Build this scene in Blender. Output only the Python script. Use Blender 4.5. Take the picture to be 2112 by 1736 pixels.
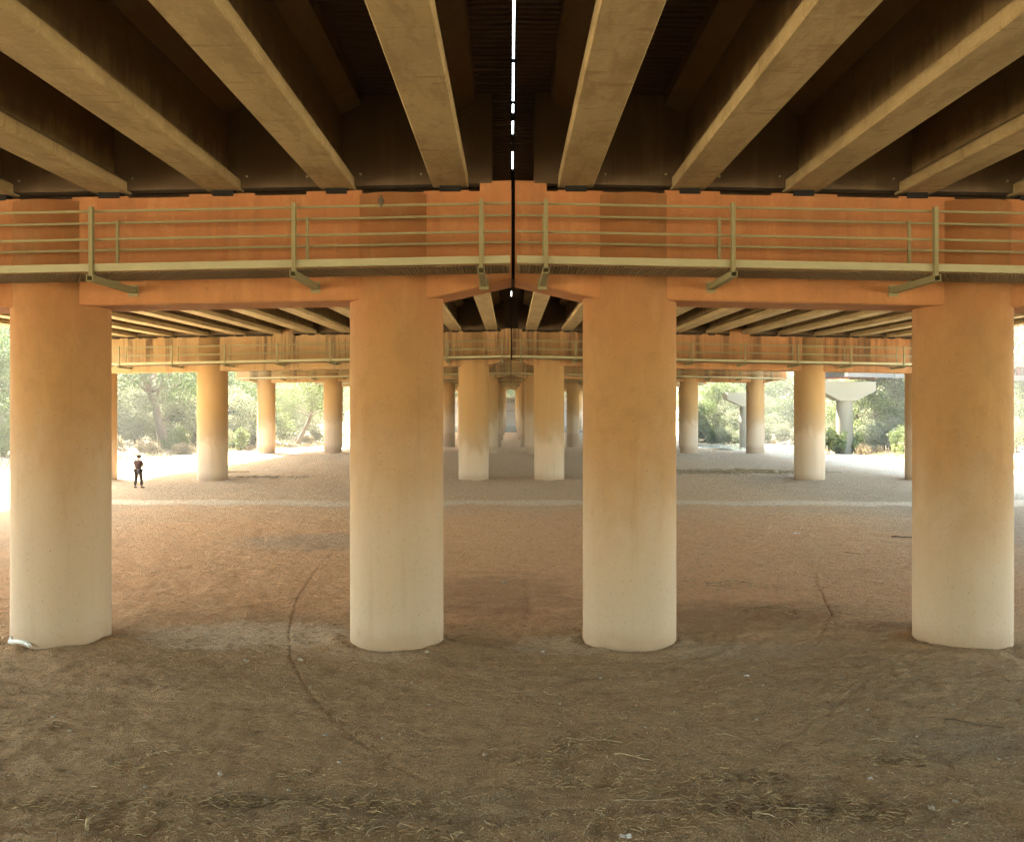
import bpy, math, random
import numpy as np
from mathutils import Vector, Matrix
R = math.radians
for o in list(bpy.data.objects): bpy.data.objects.remove(o, do_unlink=True)
C = bpy.context.scene.collection
scene = bpy.context.scene

# ------------------------------------------------------------ camera, sky, sun
CAM_Z = 4.62
cam_d = bpy.data.cameras.new('camera'); cam = bpy.data.objects.new('camera', cam_d); C.objects.link(cam)
cam.location = (0, 0, CAM_Z); cam.rotation_euler = (R(90), 0, 0)
cam_d.sensor_width = 36; cam_d.lens = 36 * 2033 / 2112
cam_d.shift_x = 0.0014; cam_d.shift_y = -0.018
cam_d.clip_end = 3000; cam_d.clip_start = 0.1
scene.camera = cam
SUN_VEC = Vector((-0.52, 0.50, 1.0)).normalized()          # towards the sun
SUN_EL = math.asin(SUN_VEC.z); SUN_AZ = math.atan2(SUN_VEC.x, SUN_VEC.y)
w = bpy.data.worlds.new('World'); scene.world = w; w.use_nodes = True
nt = w.node_tree; nt.nodes.clear()
sky = nt.nodes.new('ShaderNodeTexSky'); sky.sky_type = 'NISHITA'; sky.sun_disc = False
sky.sun_elevation = SUN_EL; sky.sun_rotation = SUN_AZ; sky.dust_density = 3.0; sky.air_density = 1.0; sky.ozone_density = 0.6
bg = nt.nodes.new('ShaderNodeBackground'); bg.inputs['Strength'].default_value = 0.15
wo = nt.nodes.new('ShaderNodeOutputWorld')
tn = nt.nodes.new('ShaderNodeMix'); tn.data_type = 'RGBA'; tn.blend_type = 'MULTIPLY'; tn.inputs[0].default_value = 1; tn.inputs[7].default_value = (1.0, .955, .79, 1)   # warm film tint over the whole sky
nt.links.new(sky.outputs[0], tn.inputs[6]); nt.links.new(tn.outputs[2], bg.inputs[0]); nt.links.new(bg.outputs[0], wo.inputs[0])
sl = bpy.data.lights.new('sun', 'SUN'); sl.energy = 4.5; sl.angle = R(0.5); sl.color = (1.0, 0.92, 0.77)
so = bpy.data.objects.new('sun', sl); C.objects.link(so); so.rotation_euler = SUN_VEC.to_track_quat('Z', 'Y').to_euler()
vs = scene.view_settings
scene.display_settings.display_device = 'sRGB'
vs.view_transform = 'Standard'; vs.look = 'None'; vs.gamma = 1; vs.use_curve_mapping = False
vs.exposure = 4.5
cy = scene.cycles
cy.max_bounces = 10; cy.diffuse_bounces = 8; cy.glossy_bounces = 2; cy.transmission_bounces = 4; cy.transparent_max_bounces = 4
cy.caustics_reflective = False; cy.caustics_refractive = False
cy.use_denoising = True; cy.denoiser = 'OPENIMAGEDENOISE'; cy.denoising_prefilter = 'NONE'
cy.use_guiding = True; cy.use_surface_guiding = True; cy.use_volume_guiding = False
cy.sample_clamp_indirect = 8

# ------------------------------------------------------------ helpers
def tag(o, label, cat, group=None):
    o['label'] = label; o['category'] = cat
    if group: o['group'] = group
    return o
def structure(o): o['kind'] = 'structure'; return o
def stuff(o): o['kind'] = 'stuff'; return o
def thing(name, label, cat, loc=(0, 0, 0), rz=0, group=None):
    o = bpy.data.objects.new(name, None); C.objects.link(o); o.empty_display_size = 0.3
    o.location = loc; o.rotation_euler = (0, 0, rz)
    return tag(o, label, cat, group)
def link(name, me, m, parent=None, loc=(0, 0, 0)):
    if m is not None and not me.materials: me.materials.append(m)
    o = bpy.data.objects.new(name, me); C.objects.link(o)
    o.location = loc
    if parent: o.parent = parent
    return o
def copy_tree(root, loc=None):
    r = root.copy(); C.objects.link(r)
    if loc is not None: r.location = loc
    for ch in root.children:
        c = ch.copy(); C.objects.link(c); c.parent = r
        for g in ch.children:
            d = g.copy(); C.objects.link(d); d.parent = c
    return r

class MB:
    """collects vertices and faces for ONE mesh"""
    def __init__(s): s.v = []; s.f = []
    def add(s, vs, fs):
        n = len(s.v); s.v += [tuple(p) for p in vs]; s.f += [tuple(i + n for i in f) for f in fs]
    def box(s, a, b):
        x0, y0, z0 = a; x1, y1, z1 = b
        s.add([(x0,y0,z0),(x1,y0,z0),(x1,y1,z0),(x0,y1,z0),(x0,y0,z1),(x1,y0,z1),(x1,y1,z1),(x0,y1,z1)],
              [(0,3,2,1),(4,5,6,7),(0,1,5,4),(1,2,6,5),(2,3,7,6),(3,0,4,7)])
    def hexa(s, p):   # eight points: bottom ring then top ring
        s.add(p, [(0,3,2,1),(4,5,6,7),(0,1,5,4),(1,2,6,5),(2,3,7,6),(3,0,4,7)])
    def prism_y(s, prof, y0, y1):   # closed (x, z) profile extruded along y
        n = len(prof)
        s.add([(x, y0, z) for x, z in prof] + [(x, y1, z) for x, z in prof],
              [(i, (i+1) % n, n+(i+1) % n, n+i) for i in range(n)] + [tuple(range(n-1, -1, -1)), tuple(range(n, 2*n))])
    def bar(s, p, q, wd, ht=None, up=(0, 0, 1)):
        p = Vector(p); q = Vector(q); ht = ht or wd; d = (q-p).normalized(); u = Vector(up)
        if abs(d.dot(u)) > .95: u = Vector((0, 1, 0))
        sx = d.cross(u).normalized() * wd/2; sy = sx.cross(d).normalized() * ht/2
        s.hexa([p-sx-sy, p+sx-sy, q+sx-sy, q-sx-sy, p-sx+sy, p+sx+sy, q+sx+sy, q-sx+sy])
    def tube(s, pts, rad, n=6):
        pts = [Vector(p) for p in pts]; rad = rad if hasattr(rad, '__len__') else [rad]*len(pts)
        ref = Vector((.31, .87, .12)); vs = []
        for i, p in enumerate(pts):
            d = (pts[min(i+1, len(pts)-1)] - pts[max(i-1, 0)]).normalized()
            a = d.cross(ref).normalized(); b = d.cross(a).normalized()
            for k in range(n):
                t = 2*math.pi*k/n; vs.append(p + (a*math.cos(t) + b*math.sin(t))*rad[i])
        L = len(pts); fs = [(i*n+k, i*n+(k+1) % n, (i+1)*n+(k+1) % n, (i+1)*n+k) for i in range(L-1) for k in range(n)]
        s.add(vs, fs + [tuple(range(n-1, -1, -1)), tuple(range((L-1)*n, L*n))])
    def mesh(s, name, smooth=False):
        me = bpy.data.meshes.new(name); me.from_pydata(s.v, [], s.f); me.update()
        if smooth: me.polygons.foreach_set('use_smooth', [True]*len(me.polygons))
        return me
    def build(s, name, m, parent=None, smooth=False, loc=(0, 0, 0)): return link(name, s.mesh(name, smooth), m, parent, loc)

def np_mesh(name, V, F, smooth=False):      # F: (n, k) int array, one face size
    me = bpy.data.meshes.new(name); k = F.shape[1]
    me.vertices.add(len(V)); me.vertices.foreach_set('co', np.asarray(V, np.float32).ravel())
    me.loops.add(F.size); me.loops.foreach_set('vertex_index', F.astype(np.int32).ravel())
    me.polygons.add(len(F)); me.polygons.foreach_set('loop_start', np.arange(0, F.size, k, dtype=np.int32))
    if smooth: me.polygons.foreach_set('use_smooth', np.ones(len(F), bool))
    me.update(calc_edges=True); me.validate(); return me

# value noise
def _h(ix, iy, seed):
    n = (ix.astype(np.int64)*374761393 + iy.astype(np.int64)*668265263 + seed*982451653) & 0xffffffff
    n = ((n ^ (n >> 13)) * 1274126177) & 0xffffffff
    return ((n ^ (n >> 16)) & 0xffff) / 65535.0
def vnoise(x, y, seed=0):
    x = np.asarray(x, float); y = np.asarray(y, float)
    ix = np.floor(x); iy = np.floor(y); fx = x-ix; fy = y-iy
    fx = fx*fx*(3-2*fx); fy = fy*fy*(3-2*fy)
    a = _h(ix, iy, seed); b = _h(ix+1, iy, seed); c = _h(ix, iy+1, seed); d = _h(ix+1, iy+1, seed)
    return (a*(1-fx)+b*fx)*(1-fy) + (c*(1-fx)+d*fx)*fy - .5
def sstep(a, b, x):
    t = np.clip((np.asarray(x, float)-a)/(b-a), 0, 1); return t*t*(3-2*t)

# ------------------------------------------------------------ materials
class N:
    def __init__(s, name):
        s.m = bpy.data.materials.new(name); s.m.use_nodes = True; s.t = s.m.node_tree; s.t.nodes.clear()
        s.out = s.n('ShaderNodeOutputMaterial'); s.b = s.n('ShaderNodeBsdfPrincipled')
        s.t.links.new(s.b.outputs[0], s.out.inputs[0]); s.b.inputs['Specular IOR Level'].default_value = 0.25
        s._geo = None
    def n(s, t, **k):
        x = s.t.nodes.new(t)
        for a, v in k.items(): setattr(x, a, v)
        return x
    def inp(s, sock, v):
        if hasattr(v, 'is_linked') or isinstance(v, bpy.types.NodeSocket): s.t.links.new(v, sock)
        else: sock.default_value = v
    def pos(s):
        if not s._geo: s._geo = s.n('ShaderNodeNewGeometry')
        return s._geo.outputs['Position']
    def xyz(s):
        x = s.n('ShaderNodeSeparateXYZ'); s.inp(x.inputs[0], s.pos()); return x.outputs
    def scaled(s, sx, sy, sz):
        m = s.n('ShaderNodeMapping'); s.inp(m.inputs['Vector'], s.pos()); m.inputs['Scale'].default_value = (sx, sy, sz); return m.outputs[0]
    def noise(s, scale, detail=4, rough=.55, vec=None, dist=0):
        x = s.n('ShaderNodeTexNoise'); s.inp(x.inputs['Vector'], vec if vec is not None else s.pos())
        x.inputs['Scale'].default_value = scale; x.inputs['Detail'].default_value = detail; x.inputs['Roughness'].default_value = rough
        x.inputs['Distortion'].default_value = dist; return x.outputs[0]
    def math(s, op, a, b=0.0):
        x = s.n('ShaderNodeMath', operation=op); s.inp(x.inputs[0], a); s.inp(x.inputs[1], b); return x.outputs[0]
    def ramp(s, v, a, b, lo=0.0, hi=1.0):
        x = s.n('ShaderNodeMapRange', interpolation_type='SMOOTHSTEP'); s.inp(x.inputs[0], v)
        for i, q in enumerate((a, b, lo, hi)): x.inputs[i+1].default_value = q
        return x.outputs[0]
    def mix(s, f, a, b):
        x = s.n('ShaderNodeMix', data_type='RGBA'); s.inp(x.inputs[0], f)
        s.inp(x.inputs[6], (*a, 1) if isinstance(a, tuple) else a); s.inp(x.inputs[7], (*b, 1) if isinstance(b, tuple) else b)
        return x.outputs[2]
    def color(s, c): s.inp(s.b.inputs['Base Color'], (*c, 1) if isinstance(c, tuple) else c); return s
    def rough(s, r): s.inp(s.b.inputs['Roughness'], r); return s
    def bump(s, h, strength=.3, dist=.02):
        x = s.n('ShaderNodeBump'); x.inputs['Strength'].default_value = strength; x.inputs['Distance'].default_value = dist
        s.inp(x.inputs['Height'], h); s.t.links.new(x.outputs[0], s.b.inputs['Normal']); return s

def painted_concrete(name, hi, lo, pale, streak=0.0, wash=True):
    k = N(name); x, y, z = k.xyz()
    big = k.noise(.55, 5, .6); med = k.noise(2.6, 6, .65); fine = k.noise(22, 4, .7)
    c = k.mix(k.ramp(k.math('ADD', z, k.math('MULTIPLY', big, 2.6)), 6.2, 9.0), lo, hi)  # deeper orange high, lighter low: paint fade plus light put into the colour
    c = k.mix(k.ramp(med, .42, .70, 0, .36), c, tuple(q*.66 for q in lo)); c = k.mix(k.ramp(k.noise(1.3, 6, .7, k.scaled(1.6, 1.6, .5)), .5, .7, 0, .4), c, tuple(q*1.2 for q in lo))
    c = k.mix(k.ramp(big, .5, .75, 0, .3), c, tuple(min(1, q*1.25) for q in lo))
    if wash: c = k.mix(k.ramp(y, 30, 45, 0, .75), c, (.37, .235, .10))
    if wash:        # pale flood line of silt and lost paint round the lower shaft; side light painted into the farther ones
        fl = k.noise(.9, 5, .62, k.scaled(1, 1, .45), 1.2)
        oi = k.n('ShaderNodeObjectInfo'); e = k.math('ADD', k.math('ADD', z, k.math('MULTIPLY', k.math('SUBTRACT', oi.outputs['Random'], .5), 1.6)), k.math('MULTIPLY', k.math('SUBTRACT', fl, .5), 2.6))
        c = k.mix(k.ramp(e, 4.6, 1.3), c, pale)
        c = k.mix(k.math('MULTIPLY', k.ramp(k.math('ADD', e, k.math('MULTIPLY', med, .6)), 3.5, 2.6), k.ramp(y, 30, 45, .12, .6)), c, tuple(q*1.3 for q in pale))
        dr = k.noise(1, 6, .72, k.scaled(3.2, 3.2, .16)); c = k.mix(k.ramp(dr, .52, .74, 0, .22), c, tuple(q*.62 for q in lo)); c = k.mix(k.ramp(dr, .44, .28, 0, .15), c, tuple(q*1.3 for q in lo))
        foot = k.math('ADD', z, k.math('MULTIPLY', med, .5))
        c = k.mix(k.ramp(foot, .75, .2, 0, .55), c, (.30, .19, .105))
    if not wash:     # the farther caps turn from orange to tan, the left ones more so
        f = k.math('MULTIPLY', k.ramp(y, 30, 45), k.ramp(k.math('ADD', k.math('MULTIPLY', x, -1), k.math('MULTIPLY', y, .25)), -2, 26, .25, .95))
        c = k.mix(k.math('MULTIPLY', f, k.ramp(k.noise(.8, 5, .65), .3, .6, .65, 1)), c, (.33, .22, .10))
    if streak:
        sv = k.noise(1.0, 6, .7, k.scaled(2.3, 2.3, .10)); s2 = k.noise(1.0, 3, .6, k.scaled(.5, .02, .05))
        f = k.math('MULTIPLY', k.ramp(sv, .42, .60), k.math('MULTIPLY', k.ramp(s2, .36, .56), k.ramp(y, 30, 45, .22, 1.0)))
        f = k.math('MULTIPLY', f, k.ramp(z, 6.0, 8.2, .35, 1.0))
        c = k.mix(k.math('MULTIPLY', f, streak), c, (.07, .04, .022))
    c = k.mix(k.ramp(fine, .56, .74, 0, .45), c, tuple(q*.5 for q in lo)); c = k.mix(k.ramp(fine, .42, .28, 0, .3), c, tuple(min(1, q*1.4) for q in lo))
    hole = k.n('ShaderNodeTexVoronoi'); k.inp(hole.inputs['Vector'], k.pos()); hole.inputs['Scale'].default_value = 7; hc = k.n('ShaderNodeSeparateColor'); k.inp(hc.inputs[0], hole.outputs['Color'])
    c = k.mix(k.math('MULTIPLY', k.ramp(hole.outputs['Distance'], .12, .05), k.ramp(hc.outputs[0], .6, .7, 0, .6)), c, tuple(q*.4 for q in lo))
    k.color(c).rough(.88)
    k.bump(k.math('ADD', k.math('MULTIPLY', med, .7), fine), .35, .012)
    return k.m
M = {}
M['column'] = painted_concrete('column_paint', (.345, .145, .051), (.345, .20, .083), (.405, .315, .222), .25)
M['cap'] = painted_concrete('cap_paint', (.335, .138, .052), (.40, .205, .08), (.5, .42, .33), .9, wash=False)

k = N('girder_concrete'); a = k.noise(1.1, 6, .65, k.scaled(1, .35, 1)); b = k.noise(9, 5, .7); l = k.noise(1, 4, .6, k.scaled(1.2, 5, 1.2))
c = k.mix(k.ramp(a, .35, .7), (.33, .245, .118), (.25, .18, .082)); c = k.mix(k.ramp(b, .5, .8, 0, .4), c, (.5, .40, .24))
c = k.mix(k.ramp(l, .57, .70, 0, .6), c, (.17, .105, .045))
w2 = k.noise(1, 6, .7, k.scaled(3, .9, 3)); c = k.mix(k.ramp(w2, .48, .62, 0, .6), c, (.2, .14, .06)); c = k.mix(k.ramp(k.noise(30, 4, .75), .55, .7, 0, .4), c, (.16, .11, .05))
tc = k.n('ShaderNodeTexCoord'); oz = k.n('ShaderNodeSeparateXYZ'); k.inp(oz.inputs[0], tc.outputs['Object']); shade_edge = k.noise(1, 6, .7, k.scaled(.4, 2.2, .35))
web_shade = k.math('ADD', oz.outputs[2], k.math('MULTIPLY', k.math('SUBTRACT', shade_edge, .5), 1.5)); c = k.mix(k.ramp(web_shade, .25, .8, 0, .75), c, (.12, .075, .042)); k.color(c).rough(.9).bump(b, .3, .01); M['girder'] = k.m  # webs darken above the flange: shade of the bays put into the colour
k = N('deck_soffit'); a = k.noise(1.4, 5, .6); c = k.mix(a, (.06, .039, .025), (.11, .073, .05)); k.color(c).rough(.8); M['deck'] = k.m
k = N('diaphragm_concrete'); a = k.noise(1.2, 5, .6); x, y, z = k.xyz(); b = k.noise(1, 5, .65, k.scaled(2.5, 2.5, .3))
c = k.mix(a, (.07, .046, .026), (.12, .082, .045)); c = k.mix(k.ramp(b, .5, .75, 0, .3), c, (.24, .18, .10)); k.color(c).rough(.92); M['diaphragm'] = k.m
k = N('galvanised_steel'); a = k.noise(7, 5, .65); b = k.noise(60, 3, .7)
c = k.mix(a, (.25, .23, .12), (.19, .165, .078)); c = k.mix(k.ramp(b, .52, .72, 0, .6), c, (.12, .09, .04)); k.color(c).rough(.6); k.b.inputs['Metallic'].default_value = .25; M['steel'] = k.m
k = N('galvanised_plate'); a = k.noise(3, 5, .65); c = k.mix(a, (.33, .315, .19), (.27, .25, .14)); b = k.noise(40, 3, .7); c = k.mix(k.ramp(b, .55, .75, 0, .35), c, (.2, .16, .08)); k.color(c).rough(.55); k.b.inputs['Metallic'].default_value = .15; M['plate'] = k.m
k = N('grating_steel'); k.color((.20, .15, .085)).rough(.6); k.b.inputs['Metallic'].default_value = .3; M['grating'] = k.m
k = N('rubber_pad'); k.color((.012, .010, .008)).rough(.9); M['pad'] = k.m

# ground: packed river dirt
k = N('dirt'); x, y, z = k.xyz()
n1 = k.noise(.22, 5, .6); n2 = k.noise(1.5, 7, .68, k.scaled(.8, 1.25, 1)); n3 = k.noise(6, 6, .74, k.scaled(.9, 1.4, 1)); n4 = k.noise(48, 4, .75)
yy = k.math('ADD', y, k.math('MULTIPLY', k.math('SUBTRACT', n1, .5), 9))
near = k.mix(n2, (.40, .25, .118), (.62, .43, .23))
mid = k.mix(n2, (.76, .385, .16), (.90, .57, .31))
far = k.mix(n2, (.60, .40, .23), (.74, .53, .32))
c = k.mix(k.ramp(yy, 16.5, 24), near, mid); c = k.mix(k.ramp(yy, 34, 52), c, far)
sd = k.math('ADD', k.math('MULTIPLY', x, -1), k.math('MULTIPLY', n1, 6)); ax = k.math('ADD', k.math('ABSOLUTE', x), k.math('MULTIPLY', n1, 6)); c = k.mix(k.ramp(ax, 14, 22, 0, .85), c, (.40, .305, .20)); c = k.mix(k.ramp(ax, 26.5, 29.5), c, (.54, .48, .36)); c = k.mix(k.math('MULTIPLY', k.ramp(y, 140, 165), k.ramp(k.math('ABSOLUTE', x), 8, 22)), c, (.56, .50, .37))  # side bands darkened in colour against light spill, far ground paled for bounce
pt = k.math('ABSOLUTE', k.math('ADD', k.math('SUBTRACT', y, 45.4), k.math('ADD', k.math('MULTIPLY', k.math('SUBTRACT', n2, .5), 1.6), k.math('MULTIPLY', k.math('SUBTRACT', n1, .5), 2.2))))
c = k.mix(k.ramp(pt, 1.5, .7, 0, .75), c, (.84, .70, .50))
def blob(cx, cy_, rx, ry):
    dx = k.math('DIVIDE', k.math('SUBTRACT', x, cx), rx); dy = k.math('DIVIDE', k.math('SUBTRACT', y, cy_), ry)
    return k.math('ADD', k.math('ADD', k.math('MULTIPLY', dx, dx), k.math('MULTIPLY', dy, dy)), k.math('ADD', k.math('MULTIPLY', k.math('SUBTRACT', n2, .5), 3.0), k.math('MULTIPLY', k.math('SUBTRACT', n3, .5), 2.5)))
for bx, by, rx, ry, col, am in ((-5.2, 19.5, 2.6, 1.2, (.84, .68, .47), .7), (1.2, 18.9, 1.3, .9, (.78, .62, .42), .6), (4.2, 18.4, 2.0, .7, (.62, .47, .31), .45), (-2.6, 18.2, 1.2, .6, (.62, .47, .31), .4), (-6.5, 33, 3, 2.4, (.48, .36, .24), .6),
                            (6.0, 13.5, 1.6, .8, (.36, .27, .16), .5), (-1.5, 11.2, 2.6, .7, (.30, .23, .135), .5), (4.6, 21.3, 3.4, 1.7, (.22, .11, .045), .4), (-.4, 24, 2.2, 3, (.26, .13, .055), .4), (8.4, 20.2, 1.6, .6, (.22, .11, .045), .5)):
    c = k.mix(k.ramp(blob(bx, by, rx, ry), 1.3, .1, 0, am), c, col)
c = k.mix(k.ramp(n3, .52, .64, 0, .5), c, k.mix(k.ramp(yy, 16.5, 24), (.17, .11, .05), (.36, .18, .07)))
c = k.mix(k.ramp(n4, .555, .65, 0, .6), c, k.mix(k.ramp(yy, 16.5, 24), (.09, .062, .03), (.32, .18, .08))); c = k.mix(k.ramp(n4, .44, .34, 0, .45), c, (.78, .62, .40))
n5 = k.noise(13, 5, .8, k.scaled(.75, 1.5, 1), .6); n6 = k.noise(27, 3, .7)
c = k.mix(k.ramp(n5, .55, .63, 0, .42), c, k.mix(k.ramp(yy, 16.5, 24), (.10, .062, .028), (.33, .155, .058)))  # dark streaks: shadows of small ridges put into the dirt colour
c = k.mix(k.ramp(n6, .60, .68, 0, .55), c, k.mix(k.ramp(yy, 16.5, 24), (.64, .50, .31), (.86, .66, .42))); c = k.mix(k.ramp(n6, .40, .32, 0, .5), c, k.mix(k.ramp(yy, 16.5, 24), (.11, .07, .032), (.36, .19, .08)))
vo = k.n('ShaderNodeTexVoronoi'); k.inp(vo.inputs['Vector'], k.pos()); vo.inputs['Scale'].default_value = 15; vo.inputs['Randomness'].default_value = 1
sc = k.n('ShaderNodeSeparateColor'); k.inp(sc.inputs[0], vo.outputs['Color'])
peb = k.math('MULTIPLY', k.ramp(vo.outputs['Distance'], .26, .16), k.ramp(sc.outputs[0], .90, .93))
c = k.mix(k.math('MULTIPLY', peb, .7), c, k.mix(sc.outputs[1], (.50, .42, .30), (.78, .70, .57)))
k.color(c).rough(.95); k.b.inputs['Specular IOR Level'].default_value = .1
hgt = k.math('ADD', k.math('ADD', k.math('MULTIPLY', n2, 1.6), k.math('MULTIPLY', n3, 1.2)), k.math('ADD', k.math('ADD', k.math('MULTIPLY', n4, .4), k.math('MULTIPLY', n5, -.9)), k.math('MULTIPLY', peb, .25)))
k.bump(hgt, 1.0, .10); M['dirt'] = k.m

def foliage(name, c1, c2, c3, tr=.3):
    k = N(name); a = k.noise(.55, 4, .6); b = k.noise(4.0, 3, .6)
    c = k.mix(k.ramp(a, .35, .68), c1, c2); c = k.mix(k.ramp(b, .5, .72, 0, .7), c, c3)
    k.color(c).rough(.7)
    t = k.n('ShaderNodeBsdfTranslucent'); k.inp(t.inputs[0], c); mx = k.n('ShaderNodeMixShader'); mx.inputs[0].default_value = tr
    k.t.links.new(k.b.outputs[0], mx.inputs[1]); k.t.links.new(t.outputs[0], mx.inputs[2]); k.t.links.new(mx.outputs[0], k.out.inputs[0]); return k.m
M['cottonwood'] = foliage('cottonwood_leaf', (.060, .092, .030), (.088, .118, .040), (.044, .068, .025))
M['willow'] = foliage('willow_leaf', (.088, .12, .036), (.12, .142, .046), (.062, .088, .027))
M['silver'] = foliage('silver_leaf', (.12, .138, .078), (.165, .168, .10), (.085, .105, .055))
M['weed'] = foliage('weed_leaf', (.17, .215, .07), (.21, .235, .085), (.23, .24, .10))
M['drygrass'] = foliage('dry_grass_blade', (.25, .20, .115), (.21, .165, .09), (.18, .17, .085), .2)
k = N('bark'); a = k.noise(3, 6, .7, k.scaled(4, 4, .6)); k.color(k.mix(a, (.08, .062, .045), (.2, .165, .125))).rough(.95).bump(a, .8, .05); M['bark'] = k.m
k = N('twig_wood'); a = k.noise(5, 4, .6); k.color(k.mix(k.ramp(a, .35, .65), (.44, .33, .17), (.17, .11, .055))).rough(.9); M['twig'] = k.m
k = N('pale_wood'); a = k.noise(9, 4, .6); k.color(k.mix(a, (.46, .36, .215), (.30, .215, .115))).rough(.85); M['palewood'] = k.m
k = N('dark_wood'); a = k.noise(9, 4, .6); k.color(k.mix(a, (.05, .034, .02), (.11, .075, .045))).rough(.9); M['darkwood'] = k.m
k = N('bleached_wood'); a = k.noise(6, 5, .6, k.scaled(1, 1, 3)); k.color(k.mix(a, (.78, .80, .76), (.55, .56, .53))).rough(.7); M['bleached'] = k.m
k = N('stone'); a = k.noise(4, 4, .6); k.color(k.mix(a, (.36, .30, .22), (.24, .19, .135))).rough(.9); M['stone'] = k.m
k = N('grit'); a = k.noise(35, 2, .5); b = k.noise(90, 2, .5); c = k.mix(k.ramp(a, .35, .65), (.15, .10, .05), (.46, .35, .21)); c = k.mix(k.ramp(b, .62, .7), c, (.62, .54, .42)); k.color(c).rough(.95); M['grit'] = k.m
k = N('litter_white'); k.color((.78, .76, .70)).rough(.6); M['paper'] = k.m
k = N('hill_scrub'); a = k.noise(.06, 6, .7); b = k.noise(.5, 5, .7); c = k.mix(k.ramp(a, .4, .62), (.05, .075, .028), (.10, .10, .05)); c = k.mix(k.ramp(b, .45, .65), c, (.035, .055, .025)); k.color(c).rough(.95).bump(b, 1, 1.5); M['hill'] = k.m
k = N('pale_concrete'); a = k.noise(.9, 5, .6, k.scaled(1, 1, .3)); b = k.noise(6, 4, .6); c = k.mix(a, (.21, .19, .14), (.175, .158, .115)); c = k.mix(k.ramp(b, .55, .8, 0, .4), c, (.12, .105, .08)); k.color(c).rough(.9); M['paleconc'] = k.m
k = N('white_steel'); k.color((.13, .122, .112)).rough(.6); M['white'] = k.m
k = N('red_steel'); a = k.noise(2, 4, .6); k.color(k.mix(a, (.13, .020, .008), (.10, .016, .008))).rough(.6); M['red'] = k.m
k = N('pond_water'); a = k.noise(1.5, 3, .5, k.scaled(1, 3, 1)); k.color((.32, .34, .27)).rough(.12).bump(a, .2, .03); k.b.inputs['Specular IOR Level'].default_value = .5; M['water'] = k.m
k = N('embankment'); a = k.noise(.35, 5, .65); b = k.noise(2.2, 5, .65); c = k.mix(a, (.42, .35, .28), (.33, .29, .25)); c = k.mix(k.ramp(b, .5, .75, 0, .6), c, (.24, .2, .16)); k.color(c).rough(.95); M['embank'] = k.m
k = N('graffiti_black'); k.color((.035, .035, .04)).rough(.7); M['black'] = k.m
k = N('skin'); k.color((.50, .27, .17)).rough(.6); M['skin'] = k.m
k = N('dark_shirt'); a = k.noise(9, 3, .6); k.color(k.mix(a, (.045, .022, .018), (.07, .036, .028))).rough(.9); M['shirt'] = k.m
k = N('black_trousers'); a = k.noise(9, 3, .6); k.color(k.mix(a, (.02, .014, .012), (.035, .025, .02))).rough(.9); M['trousers'] = k.m
k = N('shoe_leather'); k.color((.012, .010, .009)).rough(.6); M['shoe'] = k.m
k = N('bird_feather'); a = k.noise(40, 3, .6); k.color(k.mix(a, (.09, .06, .04), (.16, .12, .085))).rough(.9); M['bird'] = k.m
k = N('wing_feather'); k.color((.10, .085, .07)).rough(.9); M['birdwing'] = k.m
k = N('hat_felt'); k.color((.025, .02, .017)).rough(.9); M['hat'] = k.m

# ------------------------------------------------------------ ground height
Y0, SPAN, GX = 19.26, 40.1, 0.05          # first pier line, bay length, x of the joint
NROW = 8
COLX = (2.27, 8.82, 18.0, 24.7); CR = 0.905
GRADE = 0.0058
def bank_edge(y): return np.where(np.asarray(y) > 66, -34 + (np.asarray(y)-66)*.083, -34 - (66-np.asarray(y))*.35)
PY = np.array([-300, 62, 100, 140, 200, 300, 340, 1500.]); PZ = np.array([0, 0, -.5, -1.7, -2.5, -3.1, -3.1, -3.1])
def track_mask(x, y, pts, wd):
    d = np.full(np.shape(x), 1e9)
    for (x0, y0), (x1, y1) in zip(pts[:-1], pts[1:]):
        dx, dy = x1-x0, y1-y0; t = np.clip(((x-x0)*dx + (y-y0)*dy)/(dx*dx+dy*dy), 0, 1)
        d = np.minimum(d, np.hypot(x-x0-t*dx, y-y0-t*dy))
    return d/wd
def gp(px, py):                           # photo point (2112 px wide view) on the flat dirt
    D = CAM_Z*2033/(py-830); return ((px-1053)/2033*D, D)
TRACKS = [([gp(*p) for p in t], wd) for t, wd in (
    ([(720, 1098), (690, 1135), (650, 1180), (615, 1230), (603, 1275), (597, 1305), (600, 1360), (640, 1430), (700, 1490), (790, 1560), (880, 1610)], .034),
    ([(1690, 1150), (1680, 1200), (1712, 1260), (1726, 1325)], .034), ([(1716, 1265), (1690, 1325), (1660, 1345)], .03),
    ([(1800, 1395), (1740, 1440), (1620, 1530), (1500, 1590), (1380, 1615)], .045), ([(1830, 1440), (1900, 1460), (2010, 1490)], .04),
    ([(1085, 1190), (1095, 1240), (1085, 1290), (1050, 1330)], .10), ([(180, 1640), (205, 1690), (215, 1736)], .12),
    ([(450, 1130), (540, 1120), (540, 1090), (470, 1095)], .16), ([(920, 1150), (960, 1135), (1010, 1128), (1050, 1132)], .16), ([(980, 1510), (1100, 1500), (1200, 1480)], .10),
    ([(700, 1660), (1000, 1690), (1300, 1668), (1500, 1655)], .16), ([(60, 1700), (400, 1722), (900, 1725)], .16))]
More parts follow.
